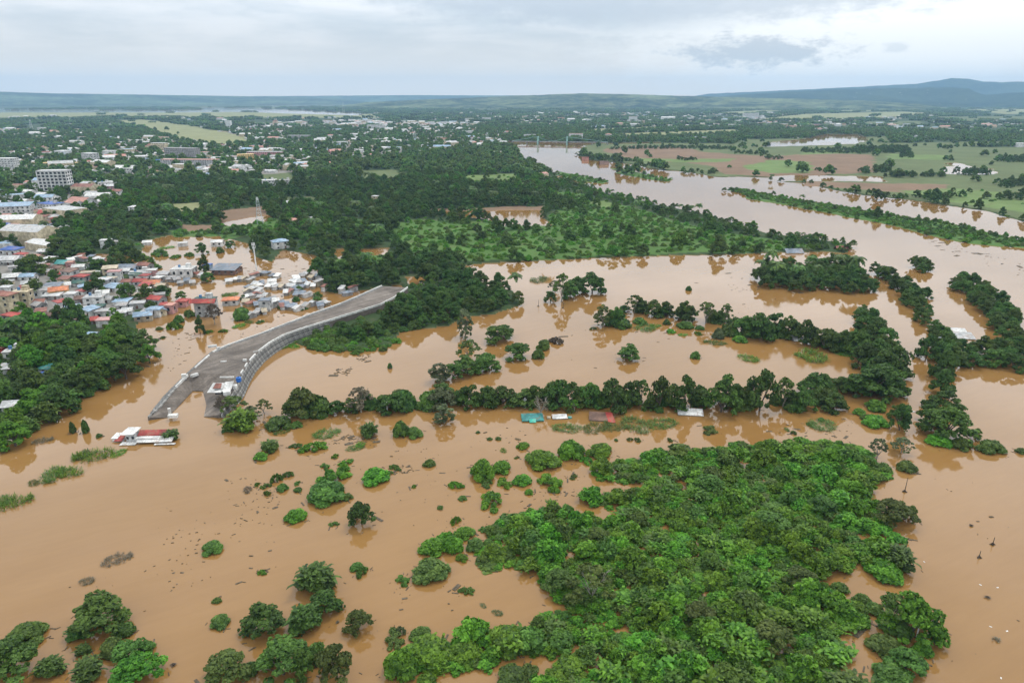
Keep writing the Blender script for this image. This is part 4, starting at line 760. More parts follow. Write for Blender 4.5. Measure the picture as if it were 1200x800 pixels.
MB().box(.4, 2.6, -3.4, -1.2, -.3, 1.3).build('wall', ww, e); MB().box(3.0, 4.4, .6, 2.4, -.3, 1.6).build('wall', ww, e); MB().box(-2.6, .2, -1.0, 1.4, -.3, 1.4).build('doorway', GLASS, e)
x, y, _ = P(280, 447, 4.0)
e = empty('water_drum', (x, y, 4.02), label='blue water drum on the levee beside the collapsed shed', cat='drum')
MB().tube([(0,0,0),(0,0,.15),(0,0,1.5),(0,0,1.8)], [.8,.9,.9,.55], 14).build('drum_body', paint('drum_blue', (.02,.14,.48), .4, .2), e); MB().tube([(0,0,0),(0,0,.18)], [.32,.3], 10).build('lid', paint('drum_lid', (.02,.05,.16), .5), e, (0,0,1.802))
x, y, _ = P(246, 452, 3.6)
# ------------------------------------------------------------------ roofs just above the water along the tree row
def sunk_roof(px, py, wd, dp, h, kind, rc, rz, label, extra=None):
    x, y, _ = P(px, py); e = empty('house', (x, y+dp*.4, 0), rz, label=label, cat='house', group='houses drowned to the roof')
    if kind == 'hip': hip_roof(wd, dp, h, .3).build('roof', roofm(rc), e, (0, 0, .35))
    elif kind == 'shed': sh([(-wd/2,-dp/2,.25),(wd/2,-dp/2,.25),(wd/2,dp/2,h),(-wd/2,dp/2,h)], .15).build('roof', roofm(rc), e)
    else: gable_roof(wd, dp, h, .35).build('roof', roofm(rc), e, (0, 0, .35))
    MB().box(-wd/2+.3, wd/2-.3, -dp/2+.3, dp/2-.3, -2, .2).build('wall', wallm('pale grey'), e)
    return e
e = sunk_roof(624, 493, 6.6, 5.0, 1.3, 'hip', 'teal', .05, 'teal hipped roof of a drowned house below the tree row')
sh([(-1.2,-3.6,.15),(1.0,-3.6,.15),(1.0,-2.2,.75),(-1.2,-2.2,.75)]).build('porch_roof', roofm('bright teal'), e)
e = sunk_roof(656, 491, 5.0, 2.6, .6, 'shed', 'white', .1, 'low white sheet roof awash between the teal roof and the brown one'); MB().box(2.8, 4.0, -1.1, -.1, -.3, .5).build('porch_roof', roofm('teal'), e); MB().box(-4.2, -3.0, -.6, .8, -.3, .45).build('lean_to', wallm('tan'), e)
e = sunk_roof(702, 493, 6.2, 4.6, 1.2, 'shed', 'brown', -.12, 'rusty brown roof with a red sheet on its end, awash below the trees'); sh([(3.2,-2.9,.1),(5.6,-2.9,.1),(4.4,2.2,1.3),(2.2,2.2,1.3)], .12).build('roof_sheet', roofm('red'), e)
sunk_roof(810, 487, 8.4, 3.6, 1.1, 'shed', 'white', -.12, 'long white sheet roof awash under the dark trees')
e = sunk_roof(1124, 397, 14, 6.0, 1.5, 'shed', 'pale grey', -.18, 'long pale grey metal roof drowned beside the right hedge'); sh([(-4,3.6,1.2),(6,3.6,1.0),(6,7,2.0),(-4,7,2.1)]).build('roof_sheet', wr, e)
sunk_roof(932, 297, 12, 5, 2.4, 'shed', 'slate', 0, 'long slate blue shed roof on the shore of the spit'); sunk_roof(988, 294, 9, 6, 2.6, 'gable', 'rust red', .1, 'rust red gabled roof by the river at the end of the spit')
sunk_roof(686, 188, 11, 8, 5, 'gable', 'rust red', .0, 'rust roofed hut standing in the river near the bridge'); sunk_roof(708, 193, 14, 8, 5, 'gable', 'brown', .1, 'brown roofed hut beside the wooded river islet')
sunk_roof(936, 400, 5, 4, 1.6, 'shed', 'pale grey', .1, 'small pale roof under the trees of the upper row')
# ------------------------------------------------------------------ masts, lamp posts, poles
STEEL = paint('galvanised_steel', (.58, .60, .62), .5, .2); PSTEEL = paint('white_steel', (.75, .75, .73), .5, .2)
x, y, _ = P(301, 319); k, s, c = ppm(301, 319); e = empty('telecom_mast', (x, y, 0), label='tall white telecom mast rising from the flooded houses', cat='mast')
MB().tube([(0,0,-1),(0,0,10),(0,0,18)], [.5,.4,.3], 10).build('pole', PSTEEL, e); 
for zz, r_ in ((14.5,.9),(16.8,.9)): MB().tube([(0,0,0),(0,0,.25)], [r_,r_], 10).build('platform', STEEL, e, (0,0,zz))
for i in range(6): a = i*math.pi/3; MB().box(-.15,.15,-.1,.1,0,1.6).build('antenna', PSTEEL, e, (math.cos(a)*.95, math.sin(a)*.95, 15+(i % 2)*1.4), a)
MB().tube([(0,0,0),(0,0,2)], [.06,.03], 5).build('spike', STEEL, e, (0,0,18))
def lattice(px, by, hpx, wb, label):
    k, s, c = ppm(px, by); h = hpx/k/c; x, y, _ = P(px, by); e = empty('lattice_tower', (x, y, 0), .4, label=label, cat='tower'); n = 7
    cs = [(-1,-1),(1,-1),(1,1),(-1,1)]
    for sx_, sy_ in cs: MB().tube([(sx_*wb/2,sy_*wb/2,-.5),(sx_*wb*.14,sy_*wb*.14,h)], [.16,.10], 5).build('leg', STEEL, e)
    w_ = lambda z_: wb/2*(1-z_/h)+wb*.14*z_/h
    for i in range(n):
        b = MB(); z0, z1 = h*i/n, h*(i+1)/n
        for j in range(4):
            p, q = cs[j], cs[(j+1) % 4]; b.tube([(p[0]*w_(z0),p[1]*w_(z0),z0),(q[0]*w_(z1),q[1]*w_(z1),z1)], [.08,.08], 4); b.tube([(p[0]*w_(z1),p[1]*w_(z1),z1),(q[0]*w_(z1),q[1]*w_(z1),z1)], [.08,.08], 4)
        b.build('bracing', STEEL, e)
    MB().box(-.8,.8,-.8,.8,0,1.6).build('antenna', PSTEEL, e, (0,0,h*.9))
lattice(305, 263, 31, 5, 'lattice radio tower beside the bare brown field'); lattice(486, 165, 11, 9, 'thin lattice mast in the middle of the far town'); lattice(571, 169, 13, 9, 'lattice mast in the far town near the bridge'); lattice(38, 155, 14, 9, 'lattice mast above the woods at the far left'); lattice(403, 135, 14, 14, 'lonely lattice mast on the hazy plain')
def lamp(px, by, hpx, arm, label, mat=PSTEEL):
    k, s, c = ppm(px, by); h = hpx/k/c; x, y, _ = P(px, by); e = empty('lamp_post' if arm else 'utility_pole', (x, y, 0), 0, label=label, cat='lamp post' if arm else 'pole')
    MB().tube([(0,0,-1.5),(0,0,h)], [.16,.11], 6).build('pole', mat, e)
    if arm: MB().tube([(0,0,h-.1),(arm*.6,0,h+.25),(arm,0,h+.3)], [.09,.08,.07], 5).build('arm', mat, e); MB().box(arm-.5 if arm > 0 else arm-.6, arm+.6 if arm > 0 else arm+.5, -.16, .16, -.08, .1).build('lamp_head', STEEL, e, (0,0,h+.3))
    else: MB().box(-.7,.7,-.06,.06,0,.14).build('crossarm', mat, e, (0,.12,h-.8))
lamp(1054, 497, 14, 3.6, 'white lamp post with long arm at the drowned road'); lamp(1074, 746, 17, 2.2, 'pale lamp post under the bright open crowned tree'); lamp(374, 487, 14, 1.2, 'white lamp post at the left end of the tree row'); lamp(454, 484, 13, 0, 'white pole before the dark tree left of the row')
lamp(615, 478, 12, 0, 'white pole left of the bare tree'); lamp(1057, 527, 12, 0, 'short white pole in the pale thin bushes'); lamp(1003, 385, 12, 0, 'white pole at the bank left of the drowned road'); lamp(1094, 410, 14, 1.5, 'white lamp post on the road bank, upper'); 
WOODM = paint('wet_wood', (.10, .075, .055), .8, .4, 1)
def stake(px, by, hpx, label, ball=.0):
    k, s, c = ppm(px, by); h = hpx/k/c; x, y, _ = P(px, by); e = empty('stake', (x, y, 0), 0, label=label, cat='stake')
    MB().tube([(0,0,-1),(.06,0,h)], [.13,.07], 5).build('pole', WOODM, e)
    r = np.random.default_rng(int(px)); b = MB()
    for i in range(9): a = r.uniform(0, 6.3); b.tube([(math.cos(a)*.7,math.sin(a)*.5,-.05),(0,0,.25+r.uniform(0,.4)),(-math.cos(a)*.3,-math.sin(a)*.3,.05)], [.09,.14,.06], 5)
    b.build('caught_debris', WOODM, e)
stake(1060, 576, 17, 'dark stake with caught debris right of the green thicket'); stake(1163, 638, 9, 'thin dark stake in the open brown water, farther of two'); stake(1147, 653, 8, 'thin dark stake in the open brown water, nearer of two'); stake(660, 361, 9, 'dark stake before the drowned islet'); stake(631, 359, 8, 'dark post left of the drowned islet')
stake(834, 305, 6, 'dark stake near the far shore of the flood'); stake(457, 432, 5, 'dark stump sticking out of the flood below the levee')
# ------------------------------------------------------------------ river bridge with two portal towers
GB = paint('bridge_green', (.30, .52, .47), .5, .2)
A, B_ = P(600, 169), P(712, 170.5); e = empty('bridge', ((A+B_)/2), 0, label='green steel suspension bridge with two portal towers over the far river', cat='bridge'); o = np.array(e.location)
d = B_-A; MB().bar(A-o+np.array([0,0,5]), B_-o+np.array([0,0,5]), 9, 1.6).build('deck', CONC, e)
n_ = np.array([-d[1], d[0], 0]); n_ /= np.linalg.norm(n_); tops = []
for px, py in ((631, 166), (665, 169)):
    c_ = A+d*((px-600)/112)-o; c_[2] = 0; tp = empty('portal_tower', c_, math.atan2(d[1], d[0])); tp.parent = e; H_ = 17
    for s_ in (-1, 1): MB().box(-1.3,1.3,-1.3,1.3,-2,H_).build('leg', GB, tp, (0, s_*4.9, 0))
    for zz in (9, 15, H_-1.4): MB().box(-.9,.9,-3.55,3.55,0,1.3).build('crossbeam', GB, tp, (0,0,zz))
    for s_ in (-1, 1): tops.append(c_+n_*4.9*s_+np.array([0,0,H_]))
for s_ in (0, 1):
    a, b = tops[s_], tops[2+s_]; sd_ = (-1, 1)[s_]
    pts = [A-o+n_*4.9*sd_+np.array([0,0,6.6])]+[a+(b-a)*u-np.array([0,0,9*(1-(2*u-1)**2)]) for u in np.linspace(0, 1, 9)]+[B_-o+n_*4.9*sd_+np.array([0,0,6.6])]
    MB().tube(pts, [.13]*len(pts), 4).build('cable', GB, e)
for u in (.0, .16, .84, 1.0): c_ = A+d*u-o; MB().box(-1,1,-4,4,-2,4.99).build('pier', CONC, e, (c_[0], c_[1], 0), math.atan2(d[1], d[0]))
# ------------------------------------------------------------------ far town houses by density
x, y = zone(560, 4200, 26, {TOWN: .42, FOREST: .02}, 0, 0, 0, 0, 0) if False else (None, None)
def town_points(spacing, near, far_):
    g0, g1 = np.meshgrid(np.arange(-3200, 3200, spacing), np.arange(near*.7, far_, spacing), indexing='ij')
    x = (g0+rng.uniform(-.4, .4, g0.shape)*spacing).ravel(); y = (g1+rng.uniform(-.4, .4, g1.shape)*spacing).ravel(); d = np.hypot(x, y)
    c = cover(x, y); px, py = to_px(x, y)
    pr = np.where(c == TOWN, .62, 0)+np.where((c == FOREST) & (d > 900), .035, 0)*(1+2.5*((py < 160) & (px > 600)))
    pr = pr*np.where(d > 1500, .85, 1)*np.clip(1.0+wavy(x, y, .008, 1)*1.3, .05, 1.4)
    m = (rng.random(len(x)) < pr) & (d > near) & (d < far_) & (px > -60) & (px < 1260)
    return x[m], y[m]
hx, hy = town_points(23, 560, 4600)
o_ = np.argsort(np.hypot(hx, hy)); hx, hy = hx[o_], hy[o_]
NEAR_H = max(0, 292-len(HOUSES))
rcs = ['white', 'pale grey', 'pale grey', 'grey', 'rust red', 'salmon', 'white', 'cream', 'red', 'pale blue', 'tan', 'slate']; wcs = ['white', 'white', 'cream', 'pale grey', 'pink', 'tan']; kds = ['gable', 'flat', 'hip', 'flat', 'shed']
made = 0; rest = []
for i in range(len(hx)):
    px, py = to_px(hx[i], hy[i]); k, s, c = ppm(px, py)
    if made < NEAR_H and 0 < px < 1200:
        w_ = rng.uniform(8, 19)*k; house(px, py, w_, w_*rng.uniform(.45, .75), kds[rng.integers(5)], rcs[rng.integers(12)], wcs[rng.integers(6)], 'in the far town', detail=0); made += 1
    else: rest.append(i)
town_mats = [wallm('white'), roofm('white'), roofm('pale grey'), roofm('rust red'), roofm('salmon'), roofm('pale blue'), wallm('cream')]
b = MB(); fm = []
for i in rest:
    big_ = rng.random() < .1; wd, dp, h = rng.uniform(8, 18)*(1.9 if big_ else 1), rng.uniform(7, 13)*(1.5 if big_ else 1), rng.uniform(3, 6.5)*(1.7 if big_ else 1); a = rng.normal(0, .4); ca, sa = math.cos(a), math.sin(a)
    def tr(p): return (hx[i]+p[0]*ca-p[1]*sa, hy[i]+p[0]*sa+p[1]*ca, p[2])
    r_ = 0 if rng.random() < .45 else h*.3; hw, hd = wd/2, dp/2
    b.add([tr(p) for p in [(-hw,-hd,0),(hw,-hd,0),(hw,hd,0),(-hw,hd,0),(-hw,-hd,h),(hw,-hd,h),(hw,hd,h),(-hw,hd,h),(-hw,0,h+r_+.01),(hw,0,h+r_+.01)]], [(0,1,5,4),(2,3,7,6),(1,2,6,9,5),(3,0,4,8,7),(4,5,9,8),(6,7,8,9)])
    rm = int(rng.choice([1, 1, 2, 2, 2, 3, 4, 5, 1])); wm_ = int(rng.choice([0, 0, 6])); fm += [wm_]*4+[rm]*2
me = b.mesh('distant_houses', town_mats[0])
for mt in town_mats[1:]: me.materials.append(mt)
me.polygons.foreach_set('material_index', np.array(fm, np.int32))
meta(mobj('distant_houses', me), 'scattered pale houses of the distant town half hidden among trees', 'distant houses', None, 'stuff')
# ------------------------------------------------------------------ trees: gather, keep the largest in view as things, scatter the rest
ZT_ = []
def take(xy, w0, w1, forms, tones, region, zz=.6):
    for a, c in zip(*xy):
        wm = rng.uniform(w0, w1); f = forms[rng.integers(len(forms))]; t_ = 'dark' if f == 'palm' else tones[rng.integers(len(tones))]
        if region == 'in the forest behind the flood' and f != 'palm':      # stands of lighter and darker kinds
            q = wavy(np.array(a), np.array(c), .014, 1)+rng.normal()*.35; t_ = 'olive' if rng.random() < .06 else 'dark' if q < -.25 else 'mid' if q < .45 else 'bright'
        ratio = {'broad': .8, 'round': .88, 'sparse': 1.0, 'bush': .55, 'scrub': .32, 'palm': 1.5, 'upright': 1.7}[f]
        ZT_.append((a, c, wm, wm*ratio*rng.uniform(.85, 1.2), f, t_, int(rng.integers(3)), rng.uniform(0, 6.28), region, zz))
for pts in [[(676,173),(700,171),(722,178),(745,186),(745,191),(705,188),(680,181)], [(797,197),(840,196),(841,205),(800,204)], [(790,183),(815,182),(816,189),(792,189)], [(752,190),(772,191),(770,197),(754,196)], [(715,172),(780,166),(860,170),(860,176),(790,174),(718,176)], [(862,174),(900,175),(900,182),(862,180)],
            [(953,196),(980,196),(980,202),(953,202)], [(1007,198),(1030,190),(1046,192),(1040,200),(1010,206)], [(1055,178),(1070,178),(1070,186),(1055,186)], [(1032,203),(1108,200),(1108,208),(1032,209)], [(1118,198),(1165,200),(1164,206),(1118,207)], [(940,169),(1060,166),(1064,178),(1000,181),(942,178)], [(1072,228),(1115,227),(1115,235),(1074,234)], [(1018,229),(1060,229),(1058,236),(1020,235)],
            [(1165,205),(1240,204),(1240,222),(1170,220)], [(1160,224),(1230,228),(1230,236),(1162,233)], [(1170,180),(1240,178),(1240,192),(1172,190)], [(900,180),(916,179),(916,188),(902,188)], [(1185,250),(1230,252),(1230,262),(1190,258)], [(846,218),(868,220),(860,226),(848,225)], [(675,178),(690,178),(690,184),(676,184)]]:
    ymx = max(q[1] for q in pts); take(sample(poly([(q[0], ymx-(ymx-q[1])*.45) for q in pts]), 10), 5, 11, ['broad', 'round'], ['dark', 'mid'], 'among the fields beyond the river')
take(zone(300, 950, 7.6, {FOREST: .93, SCRUB: .045, TOWN: .38, GRASS: .03, SOIL: .01, OLIVE: .03, LIME: .02}, 0, 0, 0, 0, 0), 5, 11.5, ['broad', 'round', 'round']*12+['sparse', 'sparse', 'palm'], ['dark', 'mid', 'mid', 'mid', 'bright', 'dark', 'olive'], 'in the forest behind the flood')
take(zone(300, 950, 5.2, {SCRUB: .62, LIME: .04, FOREST: .06}, 0, 0, 0, 0, 0), 3.2, 6, ['bush', 'bush', 'scrub'], ['bright', 'mid', 'bright'], 'in the bright scrub before the river')
alltrees = [p+(1,) for p in PLANTS]+[p+(0,) for p in WOOD+ZT_]
CLEAR = poly([(300,404),(340,396),(395,372),(440,353),(482,332),(512,340),(470,362),(420,388),(370,400),(320,412)])
def blocked(p):     # nothing grows through houses, road or the tower
    return inside(np.array([p[0]]), np.array([p[1]]), outline[:, :2])[0]
hp = np.array([[h[0].location.x, h[0].location.y, h[7]] for h in HOUSES])
keep = []
for p in alltrees:
    if p[-1] == 0:
        if blocked(p): continue
        if p[3] > 3 and inside(np.array([p[0]]), np.array([p[1]]), CLEAR)[0]: p = (*p[:2], min(p[2], 5), 2.6, 'bush', *p[5:])
        if np.any((np.abs(hp[:, 0]-p[0]) < hp[:, 2]*.5+p[2]*.25) & (hp[:, 1]-p[1] < hp[:, 2]*.4+p[2]*.9) & (hp[:, 1]-p[1] > -hp[:, 2]*.5)): continue
    if p[-1] == 0:      # lower growth on the river bank
        px, py = to_px(p[0], p[1])
        if 600 < px < 1000 and py < np.interp(px, [600,660,708,745,790,830,870,905,940,985], [180,211,225,233,244,253,265,274,279,285])+16 and py > 170 and p[3] > 3: p = (*p[:2], p[2]*.72, p[3]*.58, *p[4:])
    keep.append(p)
keep.sort(key=lambda p: (-p[-1], math.hypot(p[0], p[1])-2*p[2]))
SHRUB = ('bush', 'scrub'); nt = ns = nm_ = 0; THINGS = []; REST = []
for p in keep:
    f = p[4]; px, py = to_px(p[0], p[1])
    vis = -40 < px < 1240 and py < 900
    if f == 'mat': THINGS.append(p); continue
    if f in SHRUB:
        if vis and ns < 290: ns += 1; THINGS.append(p)
        else: REST.append(p)
    else:
        if vis and nt < 295: nt += 1; THINGS.append(p)
        else: REST.append(p)
GROUPS = {'mat': 'reed and weed patches in the flood'}
PLOBJ = []
for p in THINGS:
    x, y, wm, hm, f, tone, vr, rot, region, z, _ = p; W0, H0, crown, trunk = FORM[f][vr]
    nm = PLANT_NAME[f]; s1, s2 = wm/W0, hm/H0
    cat = 'weed patch' if f == 'mat' else ('shrub' if f in SHRUB else 'tree')
    if trunk:
        o = empty(nm, (x, y, z), rot); a = mobj('crown', crown, o, mat=LEAF[tone]); c = mobj('trunk', trunk, o); o.scale = (s1, s1, s2)
    else:
        o = mobj(nm, crown, None, (x, y, z), rot, LEAF[tone]); o.scale = (s1, s1*rng.uniform(.8, 1.1), s2)
    o['category'] = cat; o['group'] = {'tree': 'trees ', 'shrub': 'shrubs ', 'weed patch': 'weed patches '}[cat]+region
    PLOBJ.append((o, p, cat))
# ------------------------------------------------------------------ scattered masses (instances on points)
def protos(name, items):
    """a collection of meshes to scatter; not part of the scene by itself"""
    c = bpy.data.collections.new(name)
    for i, (me, mat) in enumerate(items):
        m2 = me.copy(); m2.materials.clear(); m2.materials.append(mat); c.objects.link(bpy.data.objects.new(f'{name}_{i:03d}', m2))
    return c
def scatter(name, pos, scl, rot, idx, coll, label, cat):
    me = bpy.data.meshes.new(name); n = len(pos); me.vertices.add(n); me.vertices.foreach_set('co', np.asarray(pos, np.float32).ravel())
    for nm, ty, v_ in (('scl', 'FLOAT_VECTOR', scl), ('rot', 'FLOAT', rot), ('pick', 'INT', idx)):
        a = me.attributes.new(nm, ty, 'POINT'); a.data.foreach_set('vector' if ty == 'FLOAT_VECTOR' else 'value', np.ascontiguousarray(v_, np.int32 if ty == 'INT' else np.float32).ravel())
    o = meta(mobj(name, me), label, cat, None, 'stuff'); ng = bpy.data.node_groups.new(name, 'GeometryNodeTree')
    ng.interface.new_socket('Geometry', in_out='INPUT', socket_type='NodeSocketGeometry'); ng.interface.new_socket('Geometry', in_out='OUTPUT', socket_type='NodeSocketGeometry')
    N, Lk = ng.nodes, ng.links; gi, go = N.new('NodeGroupInput'), N.new('NodeGroupOutput'); ip = N.new('GeometryNodeInstanceOnPoints'); ci = N.new('GeometryNodeCollectionInfo')
    ci.inputs['Collection'].default_value = coll; ci.inputs['Separate Children'].default_value = True; ci.inputs['Reset Children'].default_value = True; ip.inputs['Pick Instance'].default_value = True
    def na(nm, ty):
        a = N.new('GeometryNodeInputNamedAttribute'); a.data_type = ty; a.inputs['Name'].default_value = nm; return a.outputs['Attribute']
    cx = N.new('ShaderNodeCombineXYZ'); Lk.new(na('rot', 'FLOAT'), cx.inputs[2])
    Lk.new(gi.outputs[0], ip.inputs['Points']); Lk.new(ci.outputs[0], ip.inputs['Instance']); Lk.new(na('pick', 'INT'), ip.inputs['Instance Index']); Lk.new(cx.outputs[0], ip.inputs['Rotation']); Lk.new(na('scl', 'FLOAT_VECTOR'), ip.inputs['Scale']); Lk.new(ip.outputs[0], go.inputs[0])
    md = o.modifiers.new('scatter', 'NODES'); md.node_group = ng; return o
keys = sorted({(p[4], p[5], p[6]) for p in REST}); ki = {k_: i for i, k_ in enumerate(keys)}
col_mid = protos('wood_shapes', [(FORM[f][v_][2], LEAF[t_]) for f, t_, v_ in keys])
rp = np.array([(p[0], p[1], p[9]) for p in REST]); rs = np.array([(p[2]/FORM[p[4]][p[6]][0],)*2+(p[3]/FORM[p[4]][p[6]][1],) for p in REST])
scatter('forest', rp, rs, np.array([p[7] for p in REST]), np.array([ki[(p[4], p[5], p[6])] for p in REST]), col_mid, 'dense mixed forest and scrub between the flooded town and the river', 'forest')
# farther woods
lod = []
for s_ in range(4):
    bl = ball_set(300+s_, 8, 5.5, 1.5, 8.5, 1.8, 2.8, .8); pt = [leaf_cloud(300+s_, bl, 190, 1.25, 1.4)]; add_core(pt, bl, .72); lod.append(merge_mesh('far_crown', pt, LEAF['mid']))
col_lod = protos('far_wood_shapes', [(me, LEAF[t_]) for me in lod for t_ in ('dark', 'mid', 'mid')])
xs, ys = zone(950, 2500, 12.5, {FOREST: .92, SCRUB: .4, TOWN: .5, GRASS: .035, SOIL: .012, OLIVE: .006, LIME: .02}, 0, 0, 0, 0, 0); n = len(xs)
sc_ = rng.uniform(.65, 1.45, n); scatter('far_woods', np.stack([xs, ys, np.full(n, .6)], 1), np.stack([sc_, sc_, sc_*rng.uniform(.8, 1.3, n)], 1), rng.uniform(0, 6.3, n), rng.integers(0, 12, n), col_lod, 'dark far woods and garden trees around the distant town', 'woods')
clump = []
for s_ in range(4):
    r = np.random.default_rng(400+s_); bl = []
    for i in range(9): a, f_ = i*2.4, math.sqrt((i+.4)/9)*22; rb = r.uniform(4, 7); bl.append((f_*math.cos(a), f_*math.sin(a), rb*.75, rb, rb, rb*.85))
    pt = [leaf_cloud(400+s_, bl, 170, 3.4, 1.3)]; add_core(pt, bl, .8); clump.append(merge_mesh('grove', pt, LEAF['dark']))
col_cl = protos('grove_shapes', [(me, LEAF[t_]) for me in clump for t_ in ('dark', 'mid', 'dark')])
xs, ys = zone(2500, 7500, 46, {FOREST: .62, TOWN: .25, OLIVE: .015, GRASS: .05}, 0, 0, 0, 0, 0); n = len(xs)
m_ = wavy(xs, ys, .0035, 1)+.5*wavy(xs, ys, .011, 0) > -.25+.9*rng.random(n)-.5; xs, ys = xs[m_], ys[m_]; n = len(xs)
sc_ = rng.uniform(.6, 1.25, n); scatter('distant_groves', np.stack([xs, ys, np.full(n, 1.2)], 1), np.stack([sc_, sc_, sc_*rng.uniform(.7, 1.2, n)], 1), rng.uniform(0, 6.3, n), rng.integers(0, 12, n), col_cl, 'hazy groves dotted over the distant plain', 'groves')
# ------------------------------------------------------------------ the green thicket in the foreground flood
MASS = poly([(570,632),(562,655),(582,668),(632,668),(648,690),(645,718),(622,732),(585,744),(545,752),(490,760),(478,785),(520,792),(575,778),(640,764),(690,760),(660,785),(640,800),(600,840),(620,900),(1010,900),(1000,830),(985,775),(985,742),(1010,735),(1015,715),(985,690),(950,680),(985,668),(1010,664),(1055,670),(1064,655),(1040,642),(1005,632),(1012,622),(1050,622),(1050,606),(1022,592),(1015,572),(1036,556),(1012,530),(1000,520),(960,519),(920,521),(880,523),(840,529),(800,533),(762,536),(735,538),(700,546),(692,560),(720,566),(745,560),(738,572),(715,578),(650,576),(632,588),(610,604),(590,612)])
HOLES = [poly(h) for h in [[(657,650),(668,642),(678,645),(672,654),(664,656)],[(697,637),(705,634),(709,637),(700,639)],[(746,640),(752,630),(760,632),(758,640),(750,643)],[(760,655),(775,653),(776,664),(794,665),(782,671),(764,668)],[(772,612),(792,612),(794,616),(776,618)],[(866,538),(886,538),(888,543),(870,543)],[(774,552),(790,552),(794,560),(780,558)],[(640,576),(700,590),(720,598),(712,606),(660,596)],[(714,712),(722,712),(722,718),(714,718)],[(690,560),(720,568),(745,562),(740,574),(700,578),(640,590),(646,578)],[(620,622),(632,619),(634,628),(624,632)],[(600,770),(660,762),(668,768),(640,790),(612,800),(600,792)],[(1000,680),(1028,690),(1018,712),(992,700)],[(985,748),(1022,740),(1030,775),(990,775)],[(720,735),(730,737),(724,742),(716,740)]]]
HOLES = [h+np.array([0, -1.2])*(np.arange(len(h)) >= 0)[:, None] for h in HOLES]
HOLES = [h.mean(0)+(h-h.mean(0))*1.35 for h in HOLES]
def mass_pts(spacing):
    x, y = sample(MASS, spacing); m = ~(wavy(x, y, .21, 2)+.6*wavy(x, y, .5, 1) > 1.18)
    for h in HOLES: m &= ~inside(x+wavy(x, y, .35)*.7, y+wavy(x, y, .35, 1)*.7, h)
    return x[m], y[m]
th = []
for s_ in range(5):
    bl = [(x_, y_, max(z_, .5), a, b_, c_) for x_, y_, z_, a, b_, c_ in ball_set(500+s_, 9, 2.0, .2, 2.8, .65, 1.0, .9)]
    pt = [leaf_cloud(500+s_, bl, 800, .36, 1.7, .5, jit=.7, bunch=6)]; add_core(pt, bl, .62); th.append(merge_mesh('thicket_bush', pt, LEAF['bright']))
for s_ in range(2):
    pt = [long_leaves(700+s_*9+i, 26, 1.1, 1.6, 1.0, .34, .5) for i in range(7)]; r = np.random.default_rng(s_+77)
    for q in pt: q[0][:] += np.array([r.normal()*.7, r.normal()*.7, r.uniform(.2, 1.2)])
    th.append(merge_mesh('thicket_bush', pt, LEAF['bright']))
tl = ['bright', 'bright', 'mid', 'bright']; col_th = protos('thicket_shapes', [(me, LEAF[t_]) for me in th for t_ in tl])
x1, y1 = mass_pts(2.05); n = len(x1); lump = wavy(x1, y1, .16, 1)+.7*wavy(x1, y1, .33, 0)
dm = np.full(n, 1e9)
edge = np.zeros(n); 
for k_ in range(12): edge += inside(x1+4.5*math.cos(k_*math.pi/6), y1+4.5*math.sin(k_*math.pi/6), MASS)/12
sz = np.where(rng.random(n) < .16, rng.uniform(1.5, 2.1, n), rng.uniform(.6, 1.2, n))*(1+.14*lump); hz = sz*(.70+.36*np.clip(lump, -1, 1.6)+rng.normal(0, .22, n))*(.45+.55*edge); hz = np.clip(hz, .28, 2.0)
dark_zone = wavy(x1, y1, .055, 2) > .85; pick = rng.integers(0, 28, n); pick = np.where(dark_zone, (pick//4)*4+2, pick)
scatter('undergrowth', np.stack([x1, y1, np.full(n, -.15)], 1), np.stack([sz, sz, hz], 1), rng.uniform(0, 6.3, n), pick, col_th, 'big bright green leafy thicket filling the flooded foreground', 'thicket')
# ------------------------------------------------------------------ floating debris
b = MB()
def drift(pts, n, size):
    x, y = [], []; pg = poly(pts); lo_, hi_ = pg.min(0), pg.max(0)
    for _ in range(n*30):
        if len(x) >= n: break
        q = rng.uniform(lo_, hi_)
        if inside(np.array([q[0]]), np.array([q[1]]), pg)[0]: x.append(q[0]); y.append(q[1])
    for a, c in zip(x, y):
        L = rng.exponential(size)+.15; an = rng.normal(.3, .6); dx, dy = math.cos(an)*L/2, math.sin(an)*L/2; wd = L*rng.uniform(.15, .5)
        b.bar((a-dx, c-dy, -.08), (a+dx, c+dy, -.08), wd, .12+.1*rng.random())
for pts, n, s_ in [([(60,690),(330,560),(330,680),(180,690)], 60, .28), ([(260,560),(330,560),(320,620),(280,620)], 50, .3), ([(430,500),(620,500),(600,620),(420,620)], 70, .35), ([(380,508),(450,512),(440,524),(385,520)], 90, .6), ([(420,550),(470,545),(500,550),(465,556)], 50, .5), ([(395,432),(412,430),(408,440),(390,440)], 40, .7), ([(418,408),(436,410),(432,424),(418,422)], 50, .7), ([(170,385),(250,390),(200,440),(150,430)], 60, .7), ([(460,690),(560,680),(540,720),(460,720)], 12, .3), ([(760,350),(900,300),(1000,330),(860,370)], 50, .9), ([(850,335),(960,330),(960,338),(860,342)], 60, .8), ([(600,560),(680,540),(690,600),(600,600)], 30, .4), ([(900,500),(1000,490),(1000,515),(900,520)], 40, .5), ([(1080,270),(1200,310),(1200,325),(1090,290)], 70, 1.4), ([(180,590),(260,600),(240,680),(200,700)], 30, .25), ([(1080,560),(1200,560),(1200,800),(1090,800)], 14, .35), ([(230,395),(330,360),(340,385),(240,410)], 50, .6), ([(600,400),(740,360),(820,380),(700,440)], 25, .6), ([(200,320),(370,300),(370,370),(210,372)], 120, 1.0)]: drift(pts, n, s_)
